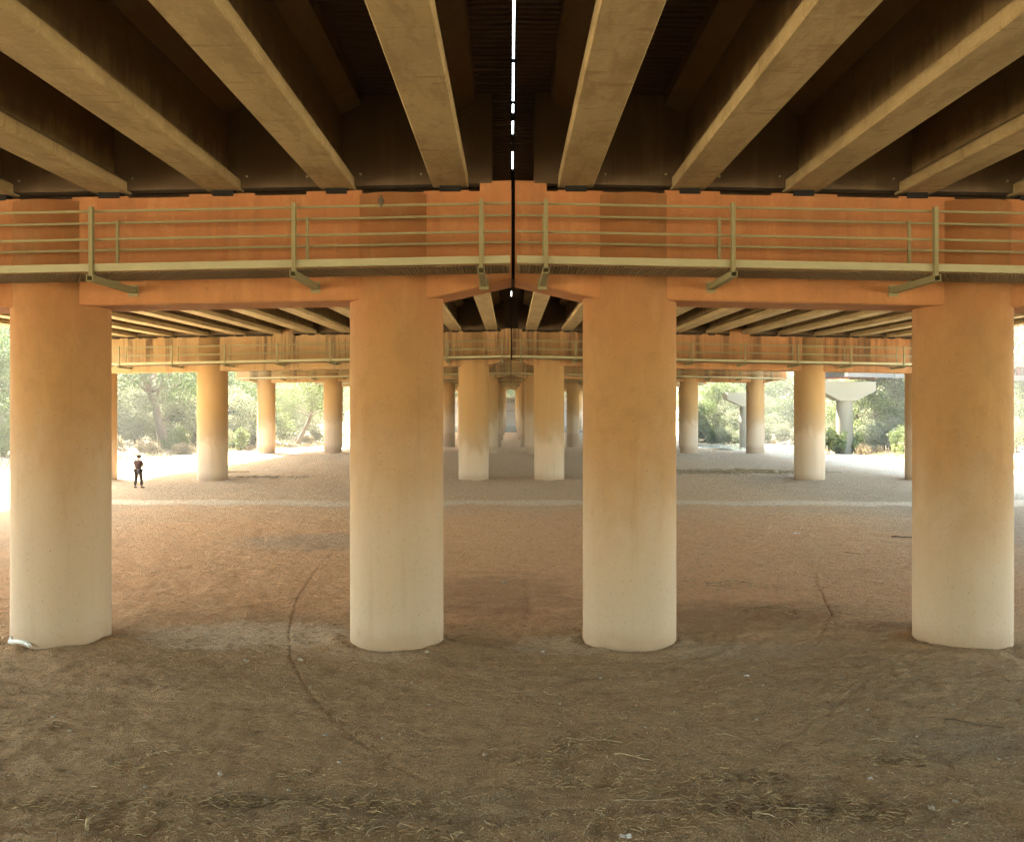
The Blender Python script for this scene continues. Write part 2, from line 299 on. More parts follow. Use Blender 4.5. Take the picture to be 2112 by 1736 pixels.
def gz(x, y, detail=True):
    x = np.asarray(x, float); y = np.asarray(y, float)
    z = np.interp(y, PY, PZ)
    e = bank_edge(y)
    z = z + sstep(0, 9, e - x)*1.5*sstep(40, 70, y) + sstep(5, 60, e-x)*3.0
    z = z + sstep(33, 44, x)*.8*(1-sstep(110, 122, y)*(1-sstep(150, 160, y))) + sstep(42, 90, x)*4.0
    z = z + 1.3*vnoise(x*.02+7, y*.02, 3)*sstep(30, 60, np.abs(x))
    z = z + .10*vnoise(x*.16, y*.16, 1)
    pond = np.exp(-(((x-38)/11)**4 + ((y-137)/15)**4)); z = z - .9*pond
    if detail:
        z = z + .05*vnoise(x*.6, y*.95, 5) + .05*vnoise(x*1.8+.3*y, y*3.0, 6) + .034*vnoise(x*5, y*7.5, 7) + .018*vnoise(x*13, y*17, 8)
    for sx in (-1, 1):                    # a low skirt of drifted dirt round the near columns
        for cx in COLX[:2]:
            for yy in (Y0, Y0+SPAN):
                r = np.hypot(x-GX-sx*cx, y-yy); z = z + .02*np.exp(-((r-1.15)/.35)**2)*(1 + 3*vnoise(x*2.5, y*2.5, 11)) + .05*vnoise(x*3, y*3, 12)*np.exp(-((r-1)/.2)**2)
    return z
def ground_z(x, y): return float(gz(x, y))

# rows get finer towards the place the picture was taken from
ys = list(np.arange(-150, 6, 6.0)); yv = 6.0
while yv < 62: ys.append(yv); yv += max(.03, .0029*yv)
while yv < 420: ys.append(yv); yv += .009*yv
ys += [430, 470, 520, 600, 750, 950]
ys = np.array(ys)
u = np.concatenate([-1-np.geomspace(.02, 9, 34)[::-1], np.linspace(-1, 1, 740), 1+np.geomspace(.02, 9, 34)])
wv = np.maximum(11.5, ys*.66); wv = np.where(ys < 6, 16, wv); wv = np.minimum(wv, 120)
XX = u[None, :]*wv[:, None]; YY = np.repeat(ys[:, None], len(u), 1)
ZZ = gz(XX, YY)
sel = (ys > 6) & (ys < 36)
for pts, wd in TRACKS:
    d = track_mask(XX[sel], YY[sel], pts, wd); ZZ[sel] += -.011*np.exp(-d**2) + .006*np.exp(-((d-1.6)/.6)**2)
nr, nc = XX.shape; idx = np.arange(nr*nc).reshape(nr, nc)
F = np.stack([idx[:-1, :-1], idx[:-1, 1:], idx[1:, 1:], idx[1:, :-1]], -1).reshape(-1, 4)
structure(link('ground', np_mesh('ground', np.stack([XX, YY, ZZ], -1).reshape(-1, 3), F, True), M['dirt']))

# hills closing the valley
ang = np.linspace(0, 2*math.pi, 181)[:-1]; V = []; rings = ((300, -6), (340, 8), (400, 34), (520, 62), (700, 80), (1000, 40))
for ri, (rad, hz) in enumerate(rings):
    for i, a in enumerate(ang):
        q = 1 + .5*float(vnoise(i*.16 if i < 90 else (180-i)*.16, ri*.35, 21)); rr = rad*1.25*(1+.12*float(vnoise(i*.11 if i < 90 else (180-i)*.11, 0, 25)))
        V.append((rr*math.sin(a), 60 + rr*math.cos(a), hz*q - 3 + 4*float(vnoise(i*1.3, ri*2.2, 23))))
n = len(ang); F = np.array([(r_*n+i, r_*n+(i+1) % n, (r_+1)*n+(i+1) % n, (r_+1)*n+i) for r_ in range(len(rings)-1) for i in range(n)])
structure(link('hills', np_mesh('hills', np.array(V), F, True), M['hill']))
# pond
pm = MB(); pp = []
for i in range(40):
    t = 2*math.pi*i/40; q = 1 + .16*math.sin(3*t+1) + .08*math.sin(5*t); pp.append((38 + 11*q*math.cos(t), 137 + 14*q*math.sin(t), -1.72))
pm.add(pp, [tuple(range(40))]); structure(pm.build('water', M['water']))

# ------------------------------------------------------------ piers
ORD = ['first', 'second', 'third', 'fourth', 'fifth', 'sixth', 'seventh', 'eighth']
def sl_(x): return .02*abs(x)
def cap_mesh():
    m = MB(); T = .65
    xs = [.035, 1.55, 2.27, 8.8, 13.0, 13.0001, 18, 24.7, 25.4, 27.6]
    def bot(x):
        b = 6.61 - sl_(x)
        if x < 1.6: b += .33*(1.6-x)/1.565
        if x > 25.35: b += .42*(x-25.35)/2.25
        return b
    xs = [.035, 1.6, 8.8, 18, 25.35, 27.6]
    ring = []
    for x in xs:
        t = 8.62 - sl_(x); b = bot(x); ring.append([(x, -T+.03, b), (x, -T, b+.03), (x, -T, t), (x, T, t), (x, T, b+.03), (x, T-.03, b)])
    n = 6; vs = [p for r in ring for p in r]; L = len(xs)
    fs = [(i*n+k, i*n+(k+1) % n, (i+1)*n+(k+1) % n, (i+1)*n+k) for i in range(L-1) for k in range(n)]
    m.add(vs, fs + [tuple(range(n-1, -1, -1)), tuple(range((L-1)*n, L*n))])
    def slab(x0, x1, h, ins=.003):
        z0, z1 = 8.60, 8.62
        m.hexa([(x0, -T+ins, 8.57-sl_(x0)), (x1, -T+ins, 8.57-sl_(x1)), (x1, T-ins, 8.57-sl_(x1)), (x0, T-ins, 8.57-sl_(x0)),
                (x0, -T+ins, 8.62-sl_(x0)+h), (x1, -T+ins, 8.62-sl_(x1)+h), (x1, T-ins, 8.62-sl_(x1)+h), (x0, T-ins, 8.62-sl_(x0)+h)])
    slab(.038, .63, .19); slab(13.0, 14.2, .42, -.004)
    for i in range(12):
        x = 1.19 + 2.147*i
        if not 12.2 < x < 15: slab(x-.35-.25*((i*7) % 3)/2, x+.5+.2*((i*5) % 4)/3, .025+.012*((i*3) % 4), .004)
    return m.mesh('pier_cap')
def mirror_mesh(me):
    c = me.copy(); c.transform(Matrix.Scale(-1, 4, (1, 0, 0))); c.flip_normals(); return c
capR = cap_mesh(); capR.materials.append(M['cap']); capL = mirror_mesh(capR)
def column_mesh(top, bottom=-6):
    m = MB(); n = 72; vs = []; zs = [bottom, -.5, 2, 4.5, top]
    for z in zs:
        for k in range(n):
            t = 2*math.pi*k/n; vs.append((CR*math.cos(t), CR*math.sin(t), z))
    L = len(zs); fs = [(i*n+k, i*n+(k+1) % n, (i+1)*n+(k+1) % n, (i+1)*n+k) for i in range(L-1) for k in range(n)]
    m.add(vs, fs + [tuple(range(n-1, -1, -1)), tuple(range((L-1)*n, L*n))])
    me = m.mesh('column', True); me.materials.append(M['column'])
    fl = [len(p.vertices) == 4 for p in me.polygons]; me.polygons.foreach_set('use_smooth', fl); return me
colM = [column_mesh(8.585 - sl_(x)) for x in COLX]
PIER = {}
for k in range(-1, NROW):
    y = Y0 + SPAN*k; dz = GRADE*SPAN*k
    for s, side in ((-1, 'left'), (1, 'right')):
        row = 'standing behind the viewpoint' if k < 0 else ('nearest pair of round columns' if k == 0 else f'in the {ORD[k]} row back')
        p = thing('pier', f'orange painted concrete pier {side} of the central joint, {row}', 'bridge pier', (GX, y, dz), 0, 'orange piers of the viaduct')
        link('pier_cap', capL if s < 0 else capR, None, p)
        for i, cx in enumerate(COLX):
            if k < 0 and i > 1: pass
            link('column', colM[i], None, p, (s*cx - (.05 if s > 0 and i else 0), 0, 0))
        if s < 0:
            q = MB(); q.box((-.031, -.5, 6.96), (.031, .6, 8.70)); q.build('joint_filler', M['pad'], p)
        PIER[k, s] = p

# ------------------------------------------------------------ spans: girders, deck, diaphragms, barriers
GXS = [1.19 + 2.147*i for i in range(12)]
prof = [(.32, 0), (.34, .025), (.34, .19), (.10, .36), (.09, 1.38), (.48, 1.56), (.50, 1.75)]
prof = [(-x, z) for x, z in prof][::-1] + prof
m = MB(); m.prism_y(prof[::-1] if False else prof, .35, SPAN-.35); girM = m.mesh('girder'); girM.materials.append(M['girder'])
m = MB(); m.box((-.2, -.11, -.115), (.2, .13, 0)); padM = m.mesh('bearing_pad'); padM.materials.append(M['pad'])
def deck_mesh():
    x0, x1 = .018, 27.1; p = .2; zs = []; nrib = int((SPAN-.06)/p); yv = .03
    pts = []
    for i in range(nrib):
        b = .03 + i*p; pts += [(b, 0), (b+.08, 0), (b+.10, .05), (b+.18, .05)]
    pts.append((SPAN-.03, 0)); n = len(pts); V = []
    for x in (x0, x1):
        for yv, h in pts: V.append((x, yv, 8.74+1.752-sl_(x)+h))
    for x in (x0, x1):
        for yv, h in (pts[0], pts[-1]): V.append((x, yv, 8.74+1.752+.26-sl_(x)))
    m = MB(); f = [(i, i+1, n+i+1, n+i) for i in range(n-1)]
    b = 2*n; f += [(b, b+2, b+3, b+1), (0, n, b+2, b), (n-1, b+1, b+3, 2*n-1)]
    f += [tuple([b] + [b+1] + list(range(n-1, -1, -1))), tuple([b+3, b+2] + list(range(n, 2*n)))]
    m.add(V, f); return m.mesh('deck')
dkR = deck_mesh(); dkR.materials.append(M['deck']); dkL = mirror_mesh(dkR)
def dia_mesh(y0, y1):
    m = MB(); a, b = .40, 26.2
    m.hexa([(a, y0, 8.77-sl_(a)), (b, y0, 8.77-sl_(b)), (b, y1, 8.77-sl_(b)), (a, y1, 8.77-sl_(a)), (a, y0, 10.47-sl_(a)), (b, y0, 10.47-sl_(b)), (b, y1, 10.47-sl_(b)), (a, y1, 10.47-sl_(a))])
    return m.mesh('end_diaphragm')
dias = []
for y0, y1 in ((SPAN-.60, SPAN-.30), (.30, .60)):
    a = dia_mesh(y0, y1); a.materials.append(M['diaphragm']); dias.append({1: a, -1: mirror_mesh(a)})
m = MB(); m.tube([(0, 0, 0), (0, -.03, 0)], .022, 8); boltM = m.mesh('tie_bolt'); boltM.materials.append(M['plate'])
def bar_mesh(x0, x1):
    m = MB(); z0 = 8.74+1.752+.262
    m.hexa([(x0, .03, z0-sl_(x0)), (x1, .03, z0-sl_(x0)), (x1, SPAN-.03, z0-sl_(x0)), (x0, SPAN-.03, z0-sl_(x0)), (x0+.03, .03, z0+.85), (x1-.12, .03, z0+.85), (x1-.12, SPAN-.03, z0+.85), (x0+.03, SPAN-.03, z0+.85)])
    return m.mesh('barrier')
bars = []
for x0, x1 in ((26.75, 27.08), (.05, .45)):
    a = bar_mesh(x0, x1); a.materials.append(M['paleconc']); bars.append({1: a, -1: mirror_mesh(a)})
BAY = ['over the foreground', 'between the first and second piers', 'between the second and third piers', 'between the third and fourth piers', 'between the fourth and fifth piers', 'between the fifth and sixth piers', 'between the sixth and seventh piers', 'between the seventh and eighth piers', 'past the eighth pier up to the embankment']
for k in range(-1, NROW):
    y = Y0 + SPAN*(k-0) ; dz = GRADE*SPAN*k
    for s, side in ((-1, 'left'), (1, 'right')):
        p = thing('bridge_span', f'{side} hand concrete girders and dark deck {BAY[k+1]}', 'bridge span', (GX, y, dz), 0, 'girder spans of the viaduct')
        p.rotation_euler = (math.atan(GRADE), 0, 0)
        for i, gx in enumerate(GXS):
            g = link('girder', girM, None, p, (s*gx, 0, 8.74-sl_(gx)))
            if k < 2:
                for py_ in (.49, SPAN-.49): link('bearing_pad', padM, None, g, (0, py_, 0))
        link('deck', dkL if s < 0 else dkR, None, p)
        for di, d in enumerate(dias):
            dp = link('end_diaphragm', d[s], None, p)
            if k == -1 and di == 0:
                for i in range(11):
                    for q in (.55, 1.69): link('tie_bolt', boltM, None, dp, (s*(GXS[i]+q), SPAN-.605, 8.95-sl_(GXS[i])))
        for b in bars: link('barrier', b[s], None, p)
        if s == -1:      # pieces of the old rubber seal hanging in the joint between the two decks
            for y0, y1 in (((37.62, 37.72), (40.0, 40.08)) if k == -1 else ((.70, 1.15), (2.3, 3.7), (5.6, 34.0), (37.0, 40.0)) if k == 0 else ((.1, 40.0),)):
                q = MB(); q.box((-.05, y0, 10.42), (.05, y1, 10.46)); q.build('joint_seal', M['pad'], p)

# ------------------------------------------------------------ catwalks on the camera side of the caps
OP = [.55, 3.73, 7.17, 10.45, 13.5, 16.55, 19.6, 22.65, 25.7]
XE = 26.9
def rail_mesh(y, z, h=.037, d=.036, x0=.06):
    m = MB(); m.hexa([(x0, y-d/2, z-h/2-sl_(x0)), (XE, y-d/2, z-h/2-sl_(XE)), (XE, y+d/2, z-h/2-sl_(XE)), (x0, y+d/2, z-h/2-sl_(x0)),
                      (x0, y-d/2, z+h/2-sl_(x0)), (XE, y-d/2, z+h/2-sl_(XE)), (XE, y+d/2, z+h/2-sl_(XE)), (x0, y+d/2, z+h/2-sl_(x0))]); return m
def pair(m, name, mat):
    a = m.mesh(name); a.materials.append(M[mat]); return {1: a, -1: mirror_mesh(a)}
rails = [pair(rail_mesh(-2.44, 8.02), 'rail', 'steel'), pair(rail_mesh(-2.44, 7.54), 'rail', 'steel'), pair(rail_mesh(-1.36, 8.02), 'rail', 'steel'), pair(rail_mesh(-1.36, 7.53), 'rail', 'steel')]
m = rail_mesh(-2.50, 7.055, .128, .012)
for z in (6.997, 7.113):
    t = rail_mesh(-2.47, z, .012, .07); m.add(t.v, t.f)
toe = pair(m, 'toe_board', 'plate')
m = MB(); x = .1
while x < XE-.1:
    z = 6.97 - sl_(x); m.box((x, -2.43, z-.012), (x+.014, -1.38, z+.012)); x += .06
for i in range(9):
    t = rail_mesh(-2.38 + i*.121, 6.972, .02, .012); m.add(t.v, t.f)
grat = pair(m, 'grating', 'grating')
m = MB(); m.box((-.033, -2.56, 6.90), (.033, -2.515, 8.08)); m.box((-.033, -2.515, 6.90), (-.023, -2.465, 8.08)); post = pair(m, 'post', 'steel')
m = MB(); m.box((-.025, -1.43, 6.93), (.025, -1.385, 8.05)); post2 = pair(m, 'post', 'steel')
m = MB()     # square hollow tube from the cap out to the walkway edge
for a, b in (((-.055, -2.60, 6.815), (.055, -.64, 6.83)), ((-.055, -2.60, 6.91), (.055, -.64, 6.925)), ((-.055, -2.599, 6.83), (-.043, -.64, 6.91)), ((.043, -2.599, 6.83), (.055, -.64, 6.91)), ((-.043, -2.40, 6.83), (.043, -2.38, 6.91))): m.box(a, b)
m.box((-.09, -.67, 6.76), (.09, -.648, 6.97)); brk = pair(m, 'bracket', 'steel')
for k in range(0, 7):
    y = Y0 + SPAN*k; dz = GRADE*SPAN*k
    for s, side in ((-1, 'left'), (1, 'right')):
        where = 'on the nearest orange cap' if k == 0 else f'on the {ORD[k]} pier back'
        p = thing('catwalk', f'galvanised catwalk with open railings {where}, {side} of the joint', 'catwalk', (GX, y, dz), 0, 'catwalks along the pier caps')
        for r_ in rails: link('rail', r_[s], None, p)
        link('toe_board', toe[s], None, p); link('grating', grat[s], None, p)
        for x in OP:
            z = -sl_(x); link('post', post[s], None, p, (s*x, 0, z)); link('bracket', brk[s], None, p, (s*x, 0, z))
            link('post', post2[s], None, p, (s*x, 0, z))

# ------------------------------------------------------------ end embankment with graffiti, far pale strip
m = MB(); m.hexa([(-45, 322, -4), (45, 322, -4), (45, 360, -4), (-45, 360, -4), (-45, 334, 4.2), (45, 334, 4.2), (45, 360, 4.2), (-45, 360, 4.2)])
emb = thing('embankment', 'sloping tan embankment closing the far end of the viaduct', 'embankment', (0, 0, 0))
m.build('slope', M['embank'], emb)
m = MB(); m.box((-45, 336, 4.1), (45, 338, 6.4)); wl = m.build('abutment_wall', M['embank'], emb)
m = MB(); m.hexa([(-45, 337.5, 6.0), (45, 337.5, 6.0), (45, 362, 5), (-45, 362, 5), (-45, 342, 12.5), (45, 342, 12.5), (45, 362, 13), (-45, 362, 13)]); m.build('upper_slope', M['hill'], emb)
m = MB(); m.hexa([(-45, 327.4, 1.2), (45, 328.6, 2.2), (45, 328.7, 2.2), (-45, 327.6, 1.2), (-45, 327.6, 1.45), (45, 328.8, 2.45), (45, 328.95, 2.45), (-45, 327.8, 1.45)]); m.build('slope_rail', M['paleconc'], emb)
m = MB()
rng = random.Random(4)
def stroke(x0, z0, x1, z1, t=.22): m.bar((x0, 335.98, z0), (x1, 335.98, z1), t, .05, (0, 1, 0))
X = -1.9
for ch in range(5):
    a, b = X, X+.55; z0, z1 = 4.75, 5.75
    if ch == 0: stroke(a+.25, z0, a+.25, z1); stroke(a, z1, b, z1)
    if ch == 1: stroke(b, z0, b, z1); stroke(a, z0, b, z0); stroke(a, z1, b, z1); stroke(a, (z0+z1)/2, b, (z0+z1)/2)
    if ch == 2: stroke(b, z0, b, z1); stroke(a, z0, b, z0); stroke(a, z1, b, z1)
    if ch == 3: stroke(a, z0, a, z1); stroke(b, z0, b, z1); stroke(a, z1, b, z0)
    if ch == 4: stroke(a, z0, a, z1); stroke(b, z0, b, z1); stroke(a, z1, b, z1)
    X += .78
m.build('graffiti_lettering', M['black'], wl)
m = MB(); m.hexa([(-60, 246, -2.95), (60, 246, -2.95), (60, 306, -3.02), (-60, 306, -3.02), (-60, 246, -2.55), (60, 246, -2.55), (60, 306, -2.6), (-60, 306, -2.6)])
tag(m.build('far_pale_strip', M['paleconc']), 'pale flat strip across the river bed under the far end', 'slab')  # pale strip added on the far ground

# ------------------------------------------------------------ white hammerhead piers and the red and white truss bridge on the right
def hammerhead(x, y, label, rz, h=7.2, zb=-3):
    p = thing('hammerhead_pier', label, 'bridge pier', (x, y, ground_z(x, y)), rz, 'pale piers of the truss bridge')
    m = MB(); n = 40; vs = []; g = -3
    for z in (g, h-1.9):
        for i in range(n): t = 2*math.pi*i/n; vs.append((.8*math.cos(t), .8*math.sin(t), z))
    m.add(vs, [(i, (i+1) % n, n+(i+1) % n, n+i) for i in range(n)]); m.build('shaft', M['paleconc'], p, True)
    m = MB(); q = [(-2.9, h), (-2.9, h-.9), (-.82, h-1.9), (.82, h-1.9), (2.9, h-.9), (2.9, h)]; m.prism_y(q[::-1], -.85, .85); m.build('pier_head', M['paleconc'], p)
    return p
hammerhead(33.4, 98.6, 'pale hammerhead pier with flared head, nearest beyond the right edge', R(8))
hammerhead(33.2, 139.5, 'slim pale hammerhead pier by the pond, the farther of the two', R(8), 8.6)
tb = thing('truss_bridge', 'white steel truss bridge with rust red panels beyond the right columns', 'bridge', (32.0, 98.0, 7.35), math.atan2(14, 20))
L = 62
for sy in (-1.6, 1.6):
    m = MB(); m.bar((0, sy, .1), (L, sy, .1), .4, .62); m.build('bottom_chord', M['white'], tb)
    m = MB(); m.bar((3, sy, 5.2), (L-3, sy, 5.2), .32, .40); m.build('top_chord', M['white'], tb)
    m = MB(); m.bar((0, sy*1.05, 1.75), (L, sy*1.05, 1.75), .3, .55); m.build('deck_beam', M['white'], tb)
    m = MB()
    for i in range(5): m.bar((1, sy*1.08, 2.3+.33*i), (L-1, sy*1.08, 2.3+.33*i), .05, .07)
    m.build('railing', M['white'], tb)
    m = MB(); m.bar((.6, sy*.9, .42), (.6, sy*.9, 1.5), .3)
    for i in range(0, 31, 1): m.box((i*2+.2, sy*.9-.05, .45), (i*2+1.6, sy*.9+.05, 1.42))
    m.build('red_panel', M['red'], tb)
    m = MB()
    for i in range(0, 15):
        x = 1+i*4; m.bar((x, sy, .3), (x, sy, 5.1 if 0 < i else 2), .14); m.bar((x, sy, .3 if i % 2 else 5.1), (x+4, sy, 5.1 if i % 2 else .3), .16)
    m.build('web_member', M['white'], tb)
m = MB(); m.box((.2, -1.4, 1.45), (L, 1.4, 1.6)); m.build('floor', M['paleconc'], tb)
for xx in (.9, 5.0):
    m = MB(); m.box((xx-.3, -1.5, -.35), (xx+.35, 1.5, -.212)); m.build('bearing', M['red'], tb)

# ------------------------------------------------------------ vegetation
def leaves(blobs, n, size, rng, flat=.6):
    """n leaf-shaped quads spread through a set of uneven clumps"""
    bl = np.array([b[:3] for b in blobs]); br = np.array([b[3:6] for b in blobs]); wgt = br.prod(1)**.6; wgt /= wgt.sum()
    ci = rng.choice(len(blobs), n, p=wgt); d = rng.normal(size=(n, 3)); d /= np.linalg.norm(d, axis=1)[:, None]
    rad = rng.uniform(.25, 1.0, n)**.55; P = bl[ci] + d*br[ci]*rad[:, None]
    P += .22*rng.normal(size=(n, 3))*br[ci]*.5
    a = rng.normal(size=(n, 3)); a[:, 2] -= .5; a /= np.linalg.norm(a, axis=1)[:, None]
    b = np.cross(a, rng.normal(size=(n, 3))); b /= np.linalg.norm(b, axis=1)[:, None]
    s = size*rng.uniform(.55, 1.4, n)[:, None]
    V = np.stack([P-a*s, P+b*s*.42, P+a*s, P-b*s*.42], 1).reshape(-1, 3)
    return V, np.arange(4*n).reshape(n, 4)
def wobble(p, q, n, amp, rng):
    p = np.array(p, float); q = np.array(q, float); out = []
    for i in range(n+1):
        t = i/n; out.append(tuple(p*(1-t)+q*t + (rng.normal(size=3)*amp if 0 < i < n else 0)))
    return out
def tree_mesh(kind, seed, h, spread, nl, size, trunk=None, tr=.28, low=.3, limb=1):
    rng = np.random.default_rng(seed); tm = MB()
    trunk = trunk or [(0, 0, -1), (.1*h*.2, 0, h*.12), (rng.normal()*.05*h, rng.normal()*.03*h, h*.32), (rng.normal()*.07*h, rng.normal()*.05*h, h*.55)]
    r0 = [tr*1.25, tr, tr*.8, tr*.6, tr*.45, tr*.3][:len(trunk)]; tm.tube(trunk, r0, 9)
    top = np.array(trunk[-1]); blobs = []
    nb = 13
    for i in range(nb):
        a = 2*math.pi*(i*.618) + rng.normal()*.3; rr = spread*(.25+.75*rng.random()); zz = h*(low + (1-low)*((i+.5)/nb)) ; rr *= 1-.45*((i+.5)/nb)**2
        c = np.array([top[0]*.8+rr*math.cos(a), top[1]*.8+rr*math.sin(a), zz]); s = spread*rng.uniform(.26, .46)
        blobs.append((*c, s*1.15, s*1.1, s*rng.uniform(.6, .9)))
        st = np.array(trunk[min(len(trunk)-1, limb + i*(len(trunk)-limb)//nb)])
        tm.tube(wobble(st, c, 4, .05*h*.5, rng), [tr*.34, tr*.28, tr*.2, tr*.13, tr*.05], 5)
        for j in range(2):
            e = c + rng.normal(size=3)*s*.8; tm.tube(wobble(c, e, 2, .1, rng), [tr*.1, tr*.07, tr*.03], 4)
    V, F = leaves(blobs, nl, size, rng)
    cm = np_mesh('crown', V, F); cm.materials.append(M[kind]); t = tm.mesh('trunk', True); t.materials.append(M['bark'])
    return t, cm
def shrub_mesh(kind, seed, h, spread, nl, size, stems=11):
    rng = np.random.default_rng(seed); tm = MB(); blobs = []
    for i in range(stems):
        a = rng.uniform(0, 6.28); rr = spread*rng.uniform(.15, 1); c = (rr*math.cos(a), rr*math.sin(a), h*rng.uniform(.45, 1.0)*(1-.35*rr/spread))
        tm.tube(wobble((.12*math.cos(a), .12*math.sin(a), -.4), c, 3, .08*h*.4, rng), [.045, .035, .022, .01], 4)
        s = spread*rng.uniform(.22, .42); blobs.append((*c, s, s, s*1.15)); blobs.append((c[0]*.8, c[1]*.8, c[2]*.55, s*.9, s*.9, s))
    V, F = leaves(blobs, nl, size, rng)
    cm = np_mesh('foliage', V, F); cm.materials.append(M[kind]); t = tm.mesh('stem', True); t.materials.append(M['bark'])
    return t, cm
def plant(name, label, cat, group, ms, x, y, rz=0, sc=1, parts=('trunk', 'crown'), dz=0):
    p = thing(name, label, cat, (x, y, ground_z(x, y)+dz), rz, group); p.scale = (sc, sc, sc*(.94+.12*((x*7.3) % 1)))
    for n_, me in zip(parts, ms): link(n_, me, None, p)
    return p
# the leaning cottonwood seen behind the standing person
T1 = tree_mesh('cottonwood', 3, 15, 6.5, 15000, .15, [(0, 0, -1), (-.2, 0, .7), (-.75, 0, 2.9), (-1.0, .1, 4.2), (-1.7, .2, 5.6), (-1.5, .3, 8.5)], .55, .42, 4)
plant('cottonwood_tree', 'large cottonwood with a thick leaning grey trunk behind the person', 'tree', 'trees along the left bank', T1, -35.0, 100)
W1 = tree_mesh('willow', 8, 9.5, 5.2, 12000, .12, [(0, 0, -1), (.5, 0, .8), (1.4, 0, 2.6), (2.2, .1, 4.4), (2.1, .2, 6.0), (1.3, .2, 7.4)], .34, .45, 3)
plant('willow_tree', 'pale green willow with a slanting forked trunk between the left columns', 'tree', 'trees along the left bank', W1, -30.6, 141, 0)
TA = tree_mesh('cottonwood', 21, 11, 5.2, 16000, .16, low=.14); TB = tree_mesh('willow', 22, 9.5, 5.0, 16000, .15, low=.12); TC = tree_mesh('cottonwood', 23, 13, 6.0, 17000, .17, low=.08)
TD = tree_mesh('silver', 24, 7.0, 4.6, 14000, .13, low=.06)
left_trees = [(-41, 76, TA, .95), (-47, 92, TC, 1.1), (-40, 112, TB, 1.0), (-49, 118, TA, 1.1), (-36, 126, TC, .85), (-42, 140, TB, 1.05), (-39, 160, TA, .95), (-39, 182, TC, 1.1), (-44, 205, TB, 1.0), (-48, 240, TA, 1.1), (-56, 98, TC, 1.2), (-46, 160, TC, 1.2), (-52, 70, TA, 1.2), (-48, 55, TB, 1.0), (-44, 105, TD, 1.0), (-37.5, 106, TD, .9), (-41, 100, TD, 1.0), (-47, 85, TD, 1.1), (-34.5, 118, TD, .9), (-35, 134, TB, .9), (-34.5, 150, TD, 1.1), (-38, 150, TA, 1.0), (-40, 172, TD, 1.0), (-44, 128, TC, 1.0), (-46, 195, TC, 1.0), (-42, 188, TD, 1.0), (-48, 222, TC, 1.0), (-54, 130, TB, 1.3), (-62, 112, TA, 1.3), (-58, 84, TB, 1.2), (-37.5, 112, TA, .8), (-41, 236, TB, 1.1), (-44, 262, TC, 1.2), (-47, 290, TA, 1.3), (-52, 220, TC, 1.2)]
for i, (x, y, ms, s) in enumerate(left_trees):
    kd = {id(TA): 'mid green cottonwood', id(TB): 'yellow green willow', id(TC): 'dense green cottonwood', id(TD): 'greyish small tree'}[id(ms)]
    plant('bank_tree', f'{kd} of the thicket on the left bank beyond the columns', 'tree', 'thicket trees on the left bank', ms, x, y, i*1.3, s)
right_trees = [(39, 104, TB, .9), (42, 98, TA, .7), (46, 120, TC, 1.0), (70, 108, TB, 1.0), (42, 122, TA, .75), (52, 130, TB, 1.15), (64, 118, TA, 1.2), (36, 163, TB, 1.05), (43, 170, TA, 1.1), (51, 158, TC, 1.1), (43.5, 188, TB, 1.0), (48, 200, TC, 1.2), (46, 222, TA, 1.0), (50, 255, TB, 1.1), (60, 145, TC, 1.3), (70, 132, TB, 1.3), (48, 78, TB, .8), (55, 88, TA, 1.0), (62, 76, TC, 1.1), (38, 108, TD, .9), (43, 106, TD, 1.0), (44, 114, TB, 1.0), (66, 92, TD, 1.0), (38, 158, TD, 1.0), (46, 162, TC, .9), (33, 166, TD, .9), (40, 180, TB, 1.0), (46, 208, TC, 1.0), (46, 182, TA, 1.2), (55, 172, TB, 1.2), (66, 128, TD, 1.2), (64, 100, TC, 1.2), (72, 100, TB, .9), (47, 240, TC, 1.0), (54, 82, TD, 1.0), (58, 70, TB, 1.0), (37, 178, TA, .9), (74, 140, TC, 1.5), (82, 152, TA, 1.7), (66, 136, TA, 1.4), (90, 165, TC, 1.6), (48, 262, TC, 1.2), (44, 285, TA, 1.2)]
for i, (x, y, ms, s) in enumerate(right_trees):
    kd = {id(TA): 'mid green cottonwood', id(TB): 'bright yellow green willow', id(TC): 'dense green cottonwood', id(TD): 'greyish small tree'}[id(ms)]
    plant('riverside_tree', f'{kd} of the sunlit thicket beyond the right columns', 'tree', 'thicket trees on the right bank', ms, x, y, i*1.7, s)
SA = shrub_mesh('silver', 31, 2.6, 1.7, 5000, .085); SB = shrub_mesh('silver', 32, 3.6, 2.1, 7000, .09, 14); SC = shrub_mesh('willow', 33, 2.2, 1.6, 5000, .09); SD = shrub_mesh('drygrass', 34, 1.1, 1.2, 3500, .09); SW = shrub_mesh('weed', 35, 1.6, .8, 1800, .10, 8)
sp = ('stem', 'foliage')
ls = [(-37, 98, SB), (-39.5, 97, SA), (-33.2, 98, SC), (-42, 96, SB), (-36.5, 104, SA), (-32.3, 106, SB), (-34.5, 93, SD), (-36.8, 91, SD), (-39.5, 89, SA), (-32, 116, SA), (-31.5, 124, SB), (-33, 134, SC), (-30.8, 147, SD), (-29.6, 152, SA), (-32, 96.5, SD), (-42.5, 84, SB), (-40.5, 80, SA), (-38.2, 74, SC), (-43, 72, SB), (-38.5, 68, SD), (-31, 112, SC)]
for i, (x, y, ms) in enumerate(ls):
    kd = {id(SA): 'silvery grey shrub', id(SB): 'tall silvery grey shrub', id(SC): 'pale green shrub', id(SD): 'straw coloured dry bush', id(SW): 'leafy weed'}[id(ms)]
    plant('bank_shrub', f'{kd} at the foot of the left bank thicket', 'shrub', 'shrubs on the left bank', ms, x, y, i*2.1, 1, sp)
